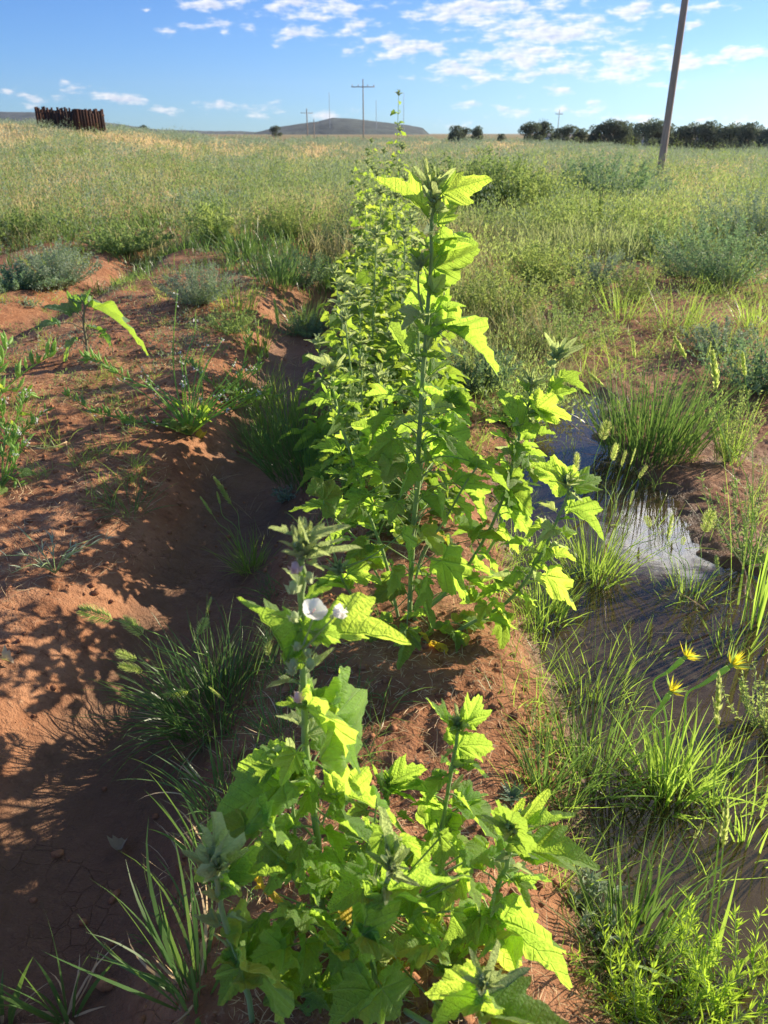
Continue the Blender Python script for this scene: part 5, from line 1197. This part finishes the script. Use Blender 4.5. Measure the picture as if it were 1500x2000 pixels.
bedtufts('wash_grass', 'thin grass sprigs scattered over the dry wash on the right', 420, lambda x, y: fbm(x * 1.2, y * 1.2, 38, 3) > -.04, (.9, 5.0), (4.0, 9.5), (.12, .34), M_grassy)
bedtufts('wash_dry_grass', 'dry grass wisps scattered over the wash on the right', 300, lambda x, y: fbm(x * 1.2, y * 1.2, 39, 3) > -.04, (.9, 5.0), (4.0, 9.5), (.10, .26), M_straw)
# fine leafy scrub mixed into the grass
def scrub(name, label, n, y0, y1, xr, h, rad, mat, per=40, ll=.05, cond=None, kk=1.0):
    Yc = y0 * (y1 / y0) ** g.uniform(0, 1, n); Xc = g.uniform(xr[0], xr[1], n) * (Yc + 1); 
    if cond is not None: k = cond(Xc, Yc); Xc, Yc = Xc[k], Yc[k]
    n = len(Xc); sz = g.uniform(.6, 1.2, n) * (1 + Yc * .006); m = MB()
    pts = nrm(g.normal(size=(n, per, 3))); pts[..., 2] = np.abs(pts[..., 2]); rr = g.uniform(.5, 1.0, (n, per, 1)) ** .5
    lum = 1 + .25 * np.sin(pts[..., :1] * 5 + Xc[:, None, None]) * np.cos(pts[..., 1:2] * 4 + Yc[:, None, None])
    Q = pts * rr * lum * np.array([rad, rad, h]) * sz[:, None, None]; Q[..., 0] += Xc[:, None]; Q[..., 1] += Yc[:, None]; Q[..., 2] += height(Xc, Yc, False)[:, None]
    D = nrm(pts + g.normal(size=pts.shape) * .6 + [0, 0, .7]); LL = np.repeat(ll * (1 + .035 * Yc) * kk, per)
    leaflets(m, Q.reshape(-1, 3), D.reshape(-1, 3), LL, LL * .28, (g.uniform(0, 1, (n, 1)) * .6 + g.uniform(0, .4, (n, per))).ravel(), g)
    o = m.build(name, mat); tag(o, label, 'scrub', kind='stuff'); return o
scrub('sagebrush_scrub', 'grey green sagebrush scrub spreading towards the horizon', 1500, 22, 150, (-.66, .66), .45, .8, M_sage, 110, .05, lambda x, y: (x > -.02 * y) | (y > 60) | (g.uniform(0, 1, len(x)) < .25))
scrub('sage_mounds', 'rounded grey green sage mounds standing in the field grass', 190, 13, 75, (-.66, .66), .62, .75, M_sage, 420, .030)
scrub('lime_mounds', 'rounded yellow green weed mounds standing in the field grass', 150, 10, 60, (-.66, .66), .50, .60, M_lime, 420, .026)
scrub('dark_mounds', 'rounded dark green weed mounds standing in the field grass', 130, 10, 50, (-.66, .66), .45, .50, M_weed, 420, .026)
scrub('green_scrub', 'green leafy weeds dotted through the field grass', 900, 9.5, 32, (-.66, .66), .42, .38, M_weed, 110, .035)
scrub('plume_weeds', 'narrow upright leafy weeds rising out of the field grass', 1300, 9.5, 45, (-.66, .66), .75, .10, M_weed, 60, .03)
scrub('silver_plume_weeds', 'narrow upright silver weeds rising out of the field grass', 900, 9.5, 40, (-.66, .66), .65, .12, M_sage, 60, .028)
scrub('bed_weeds', 'low leafy seedlings scattered over the left beds', 230, 2.6, 10, (-.62, -.12), .10, .09, M_weed, 46, .016, lambda x, y: (x < -.85) & (fbm(x, y, 51, 2) > -.05))
scrub('silver_bed_weeds', 'low silvery seedlings scattered over the left beds', 90, 4.0, 11, (-.62, -.08), .16, .13, M_sage, 60, .018, lambda x, y: x < -.8)
scrub('wash_weeds', 'low weeds scattered over the dry wash on the right', 260, 3.6, 8.5, (.20, .64), .20, .12, M_weed, 60, .018, lambda x, y: x > 1.3)
scrub('ridge_side_scrub', 'small green and yellowish weeds crowding the right side of the row', 330, 3.7, 9.0, (.07, .42), .22, .14, M_lime, 90, .022, lambda x, y: (x > .38) & ((x < .95) | (y > 8.5)))
scrub('ridge_side_weeds', 'small darker weeds crowding the right side of the row', 260, 3.5, 9.0, (.07, .50), .20, .14, M_weed, 90, .020, lambda x, y: (x > .36) & ((x < .95) | (y > 8.5)))
scrub('lime_scrub', 'yellow green weeds dotted through the field right of the row', 420, 6.5, 26, (.08, .66), .40, .42, M_lime, 120, .03, lambda x, y: (y > 9.2) | (x < 1.0))

# ------------------------------------------------------------------ trees on the horizon
def juniper_proto(seed, w=1.0, bare=0.0):
    g_ = np.random.default_rng(seed); fo = MB(); tr = MB()
    tube(tr, smoothpath([(0, 0, -.2), (.1, 0, 1.0), (-.05, .05, 2.2)], 8), .17, .07, 7)
    nb = 16
    for k in range(nb):
        a = k * 2.4; r_ = g_.uniform(.3, 1.5) * w; z = g_.uniform(.8, 3.4); r_ *= math.sqrt(max(.12, 1 - (max(0, z - 1.2) / 2.9) ** 2))
        c = np.array([math.cos(a) * r_, math.sin(a) * r_, z]); tube(tr, smoothpath([(0, 0, z * .45), c * [.5, .5, .75], c], 6), .06, .025, 5)
        rad = g_.uniform(.55, .95); n_ = 210; p_ = nrm(g_.normal(size=(n_, 3))) * (g_.uniform(.25, 1, (n_, 1)) ** .45) * rad * [1, 1, .8] + c
        leaflets(fo, p_, nrm((p_ - c) + g_.normal(size=(n_, 3)) * .3 + [0, 0, .25]), .26, .13, g_.uniform(0, 1) * .6 + g_.uniform(0, .4, n_), g_)
    if bare:
        for k in range(26):
            a = k * 2.4; e = np.array([math.cos(a) * .8, math.sin(a) * .8, 3.0 + g_.uniform(.4, 1.6)]); tube(tr, smoothpath([(0, 0, 2.0), e * [.4, .4, .8], e], 5), .035, .012, 4)
    return fo, tr
protos = []
for s in range(4):
    fo, tr = juniper_proto(60 + s, [1, 1.25, .85, 1.1][s], s == 3); protos.append((fo.mesh('crown', M_jun), tr.mesh('trunk', M_bark)))
def juniper(label, u, Y, top_v, k, wide=1.0, group='dark junipers along the right horizon'):
    d = pxdir(u, 270); x = d.x / d.y * Y; z = hz(x, Y); h = P(u, top_v - 3, Y).z - z; s = h / 3.7; wide *= 1.12
    t = thing('juniper_tree', label, 'tree', (x, Y, z), group, rz=k * 1.7)
    for me, nm in zip(protos[k % 4], ('crown', 'trunk')):
        o = bpy.data.objects.new(nm, me); C.objects.link(o); o.parent = t; o.scale = (s * wide, s * wide, s)
    return t
TR = [(888, 95, 250, 'rounded juniper just right of the far mallow tip', 1.0), (905, 97, 254, 'low juniper touching the rounded one right of the mallow row', 1.0), (932, 96, 251, 'small separate juniper standing alone beside the rounded pair', .8), (978, 130, 265, 'tiny bush like juniper in the gap before the tree line', 1.2),
      (1034, 100, 244, 'first big juniper at the left end of the tree line', 1.0), (1058, 102, 243, 'bare topped juniper second in the tree line', 1.0), (1085, 108, 255, 'low juniper under the far pole in the tree line', 1.0), (1108, 104, 250, 'juniper fourth in the tree line, before the pale gap', 1.0), (1133, 106, 256, 'low spreading juniper before the middle of the tree line', 1.2),
      (1163, 101, 249, 'juniper left of the tallest middle pair', 1.0), (1190, 100, 240, 'tallest juniper in the middle of the tree line', .95), (1213, 101, 243, 'juniper right beside the tallest one', 1.0), (1238, 104, 246, 'juniper directly left of the white trailer', .9), (1272, 92, 240, 'juniper just left of the big utility pole', .95),
      (1292, 94, 243, 'juniper partly behind the big utility pole', .9), (1322, 98, 252, 'low juniper right of the big utility pole', 1.1), (1352, 96, 247, 'juniper over the pale house right of the pole', 1.0), (1382, 94, 243, 'peaked juniper right of centre between pole and frame edge', .9), (1408, 95, 253, 'low juniper behind the second pale house', 1.1),
      (1432, 90, 248, 'broad juniper in the right part of the tree line', 1.1), (1462, 86, 246, 'juniper with a peaked top near the right edge', .9), (1492, 84, 256, 'juniper cut by the right frame edge', 1.1), (1520, 84, 250, 'juniper beyond the right frame edge', 1.1)]
for i, (u, Y, tv, lb, wd) in enumerate(TR): juniper(lb, u, Y, tv, 3 if i == 5 else i % 3, wd)
juniper('small dark juniper left of the cross shaped pole on the field edge', 538, 260, 250, 1, 1.0, 'small trees on the left horizon')
juniper('tiny juniper on the ridge line left of centre', 283, 200, 248, 2, 1.2, 'small trees on the left horizon')

# trailers behind the trees
def house(label, u, Y, L, H, v_top):
    d = pxdir(u, 270); x = d.x / d.y * Y; z = P(u, v_top, Y).z - H
    t = thing('house', label, 'house', (x, Y, z), 'pale houses between the junipers')
    m = MB(); box(m, (x, Y, z + H * .45), (L, 4, H * .9)); m.build('wall', M_white, t)
    m = MB(); V = [[x - L / 2 - .2, Y - 2.2, z + H * .9 + .004], [x + L / 2 + .2, Y - 2.2, z + H * .9 + .004], [x + L / 2 + .2, Y + 2.2, z + H * .9 + .004], [x - L / 2 - .2, Y + 2.2, z + H * .9 + .004], [x - L / 2, Y, z + H * 1.15], [x + L / 2, Y, z + H * 1.15]]
    m.add(V, [[0, 1, 5, 4], [2, 3, 4, 5], [3, 2, 1, 0]], [[0, 4, 3], [1, 2, 5]]); m.build('roof', M_roof, t, False)
    for k in (-.3, .05, .35):
        m = MB(); box(m, (x + L * k, Y - 2.02, z + H * .5), (.9, .05, .8)); m.build('window', M_glass, t)
house('white trailer house between junipers left of the big pole', 1251, 112, 4.2, 2.4, 268)
house('pale low house behind junipers right of the big pole', 1396, 112, 3.6, 2.2, 266)
house('whitish shed at the left part of the tree line', 1087, 125, 3.4, 2.0, 264)

# ------------------------------------------------------------------ poles, masts, steel palisade
def pole(label, u, Y, top_v, r, cross=None, name='utility_pole', mat=M_wood, second=None, group=None):
    d = pxdir(u, 270); x = d.x / d.y * Y; z = hz(x, Y); top = P(u, top_v, Y).z
    if top_v <= 0: top = z + 10.5
    t = thing(name, label, 'utility pole' if name == 'utility_pole' else 'mast', (x, Y, z), group)
    m = MB(); tube(m, [(x, Y, z - .3 + (top - z + .3) * f) for f in np.linspace(0, 1, 12)], r, r * .68, 10); m.build('pole' if name == 'utility_pole' else 'mast', mat, t)
    if cross:
        m = MB(); box(m, (x, Y - r, top - cross[1]), (cross[0], .10, .10)); m.build('crossarm', mat, t)
        for k in (-.46, -.2, .2, .46):
            m = MB(); tube(m, [(x + cross[0] * k, Y - r, top - cross[1] + .07), (x + cross[0] * k, Y - r, top - cross[1] + .30)], .05, .04, 6); m.build('insulator', M_steel, t)
    return t
d = pxdir(1297, 300)
pole('tall bare wooden utility pole standing at the right', 1299, 22.5, -50, .098)
pole('cross shaped utility pole in the middle of the horizon', 710, 112, 154, .09, (3.0, .9), group='utility poles on the horizon')
pole('smaller cross shaped utility pole left of the middle one', 601, 215, 212, .17, (3.0, 1.0), group='utility poles on the horizon')
pole('smallest cross shaped utility pole just right of the smaller one', 614, 280, 232, .16, (3.0, 1.2), group='utility poles on the horizon')
pole('distant double pole above the junipers', 1088, 190, 214, .09, (1.6, .9), group='utility poles on the horizon')
for (u, tv, lb) in [(645, 180, 'thin radio mast left of the cross shaped pole'), (735, 195, 'thin radio mast right of the cross shaped pole'), (788, 182, 'thin radio mast beside the far mallow tip')]:
    pole(lb, u, 1350, tv, .45, None, 'radio_mast', M_steel, group='radio masts on the mesa')
# rusty palisade: a curved screen of uneven upright steel posts
YP = 62.0; dP = pxdir(140, 245); xP = dP.x / dP.y * YP; zP = hz(xP, YP)
pal = thing('rusty_palisade', 'dark rusty screen of uneven upright posts on the rise at the left', 'fence', (xP, YP, zP))
g = np.random.default_rng(21); npst = 46
for k in range(npst):
    f = k / (npst - 1); u = 75 + (203 - 75) * f
    ar = math.sin(f * math.pi); Yk = YP - 1.6 * ar + 3.0 * (k % 2) * .22
    vt = 207 + 7 * f + g.uniform(-1.5, 3.0) + (6 if g.uniform() < .22 else 0)
    dd = pxdir(u, 245); x = dd.x / dd.y * Yk; z0 = hz(x, Yk) - .2; tp = P(u, vt, Yk).z
    m = MB(); wd = .17 if u > 150 else .13; box(m, (x, Yk, (z0 + tp) / 2), (wd, .12, tp - z0), rz=g.uniform(-.4, .4), tint=g.uniform(.0, 1)); m.build('post', M_rust, pal)
m = MB(); 
pts = []
for f in np.linspace(0, 1, 20):
    u = 75 + 128 * f; Yk = YP + .12 - 1.6 * math.sin(f * math.pi); dd = pxdir(u, 245); x = dd.x / dd.y * Yk; pts.append((x, Yk + .35, hz(x, Yk) + 1.3))
tube(m, pts, .05, .05, 6); m.build('rail', M_rust, pal)
print('script built', len(bpy.data.objects))

# ------------------------------------------------------------------ haze added as a bright veil towards the sun, like lens glare
m, nt = newmat('haze_air'); k = NT(nt)
v = k.n('ShaderNodeVolumePrincipled', {'Color': (.80, .90, 1.0, 1), 'Density': .00012, 'Anisotropy': .55})
k.n('ShaderNodeOutputMaterial', {'Volume': v.outputs[0]})
mb = MB(); box(mb, (0, 1200, 62), (3200, 2800, 150)); hz_ = mb.build('haze', m, None, False); tag(hz_, 'thin haze added over the whole field as a bright veil', 'haze', kind='stuff')
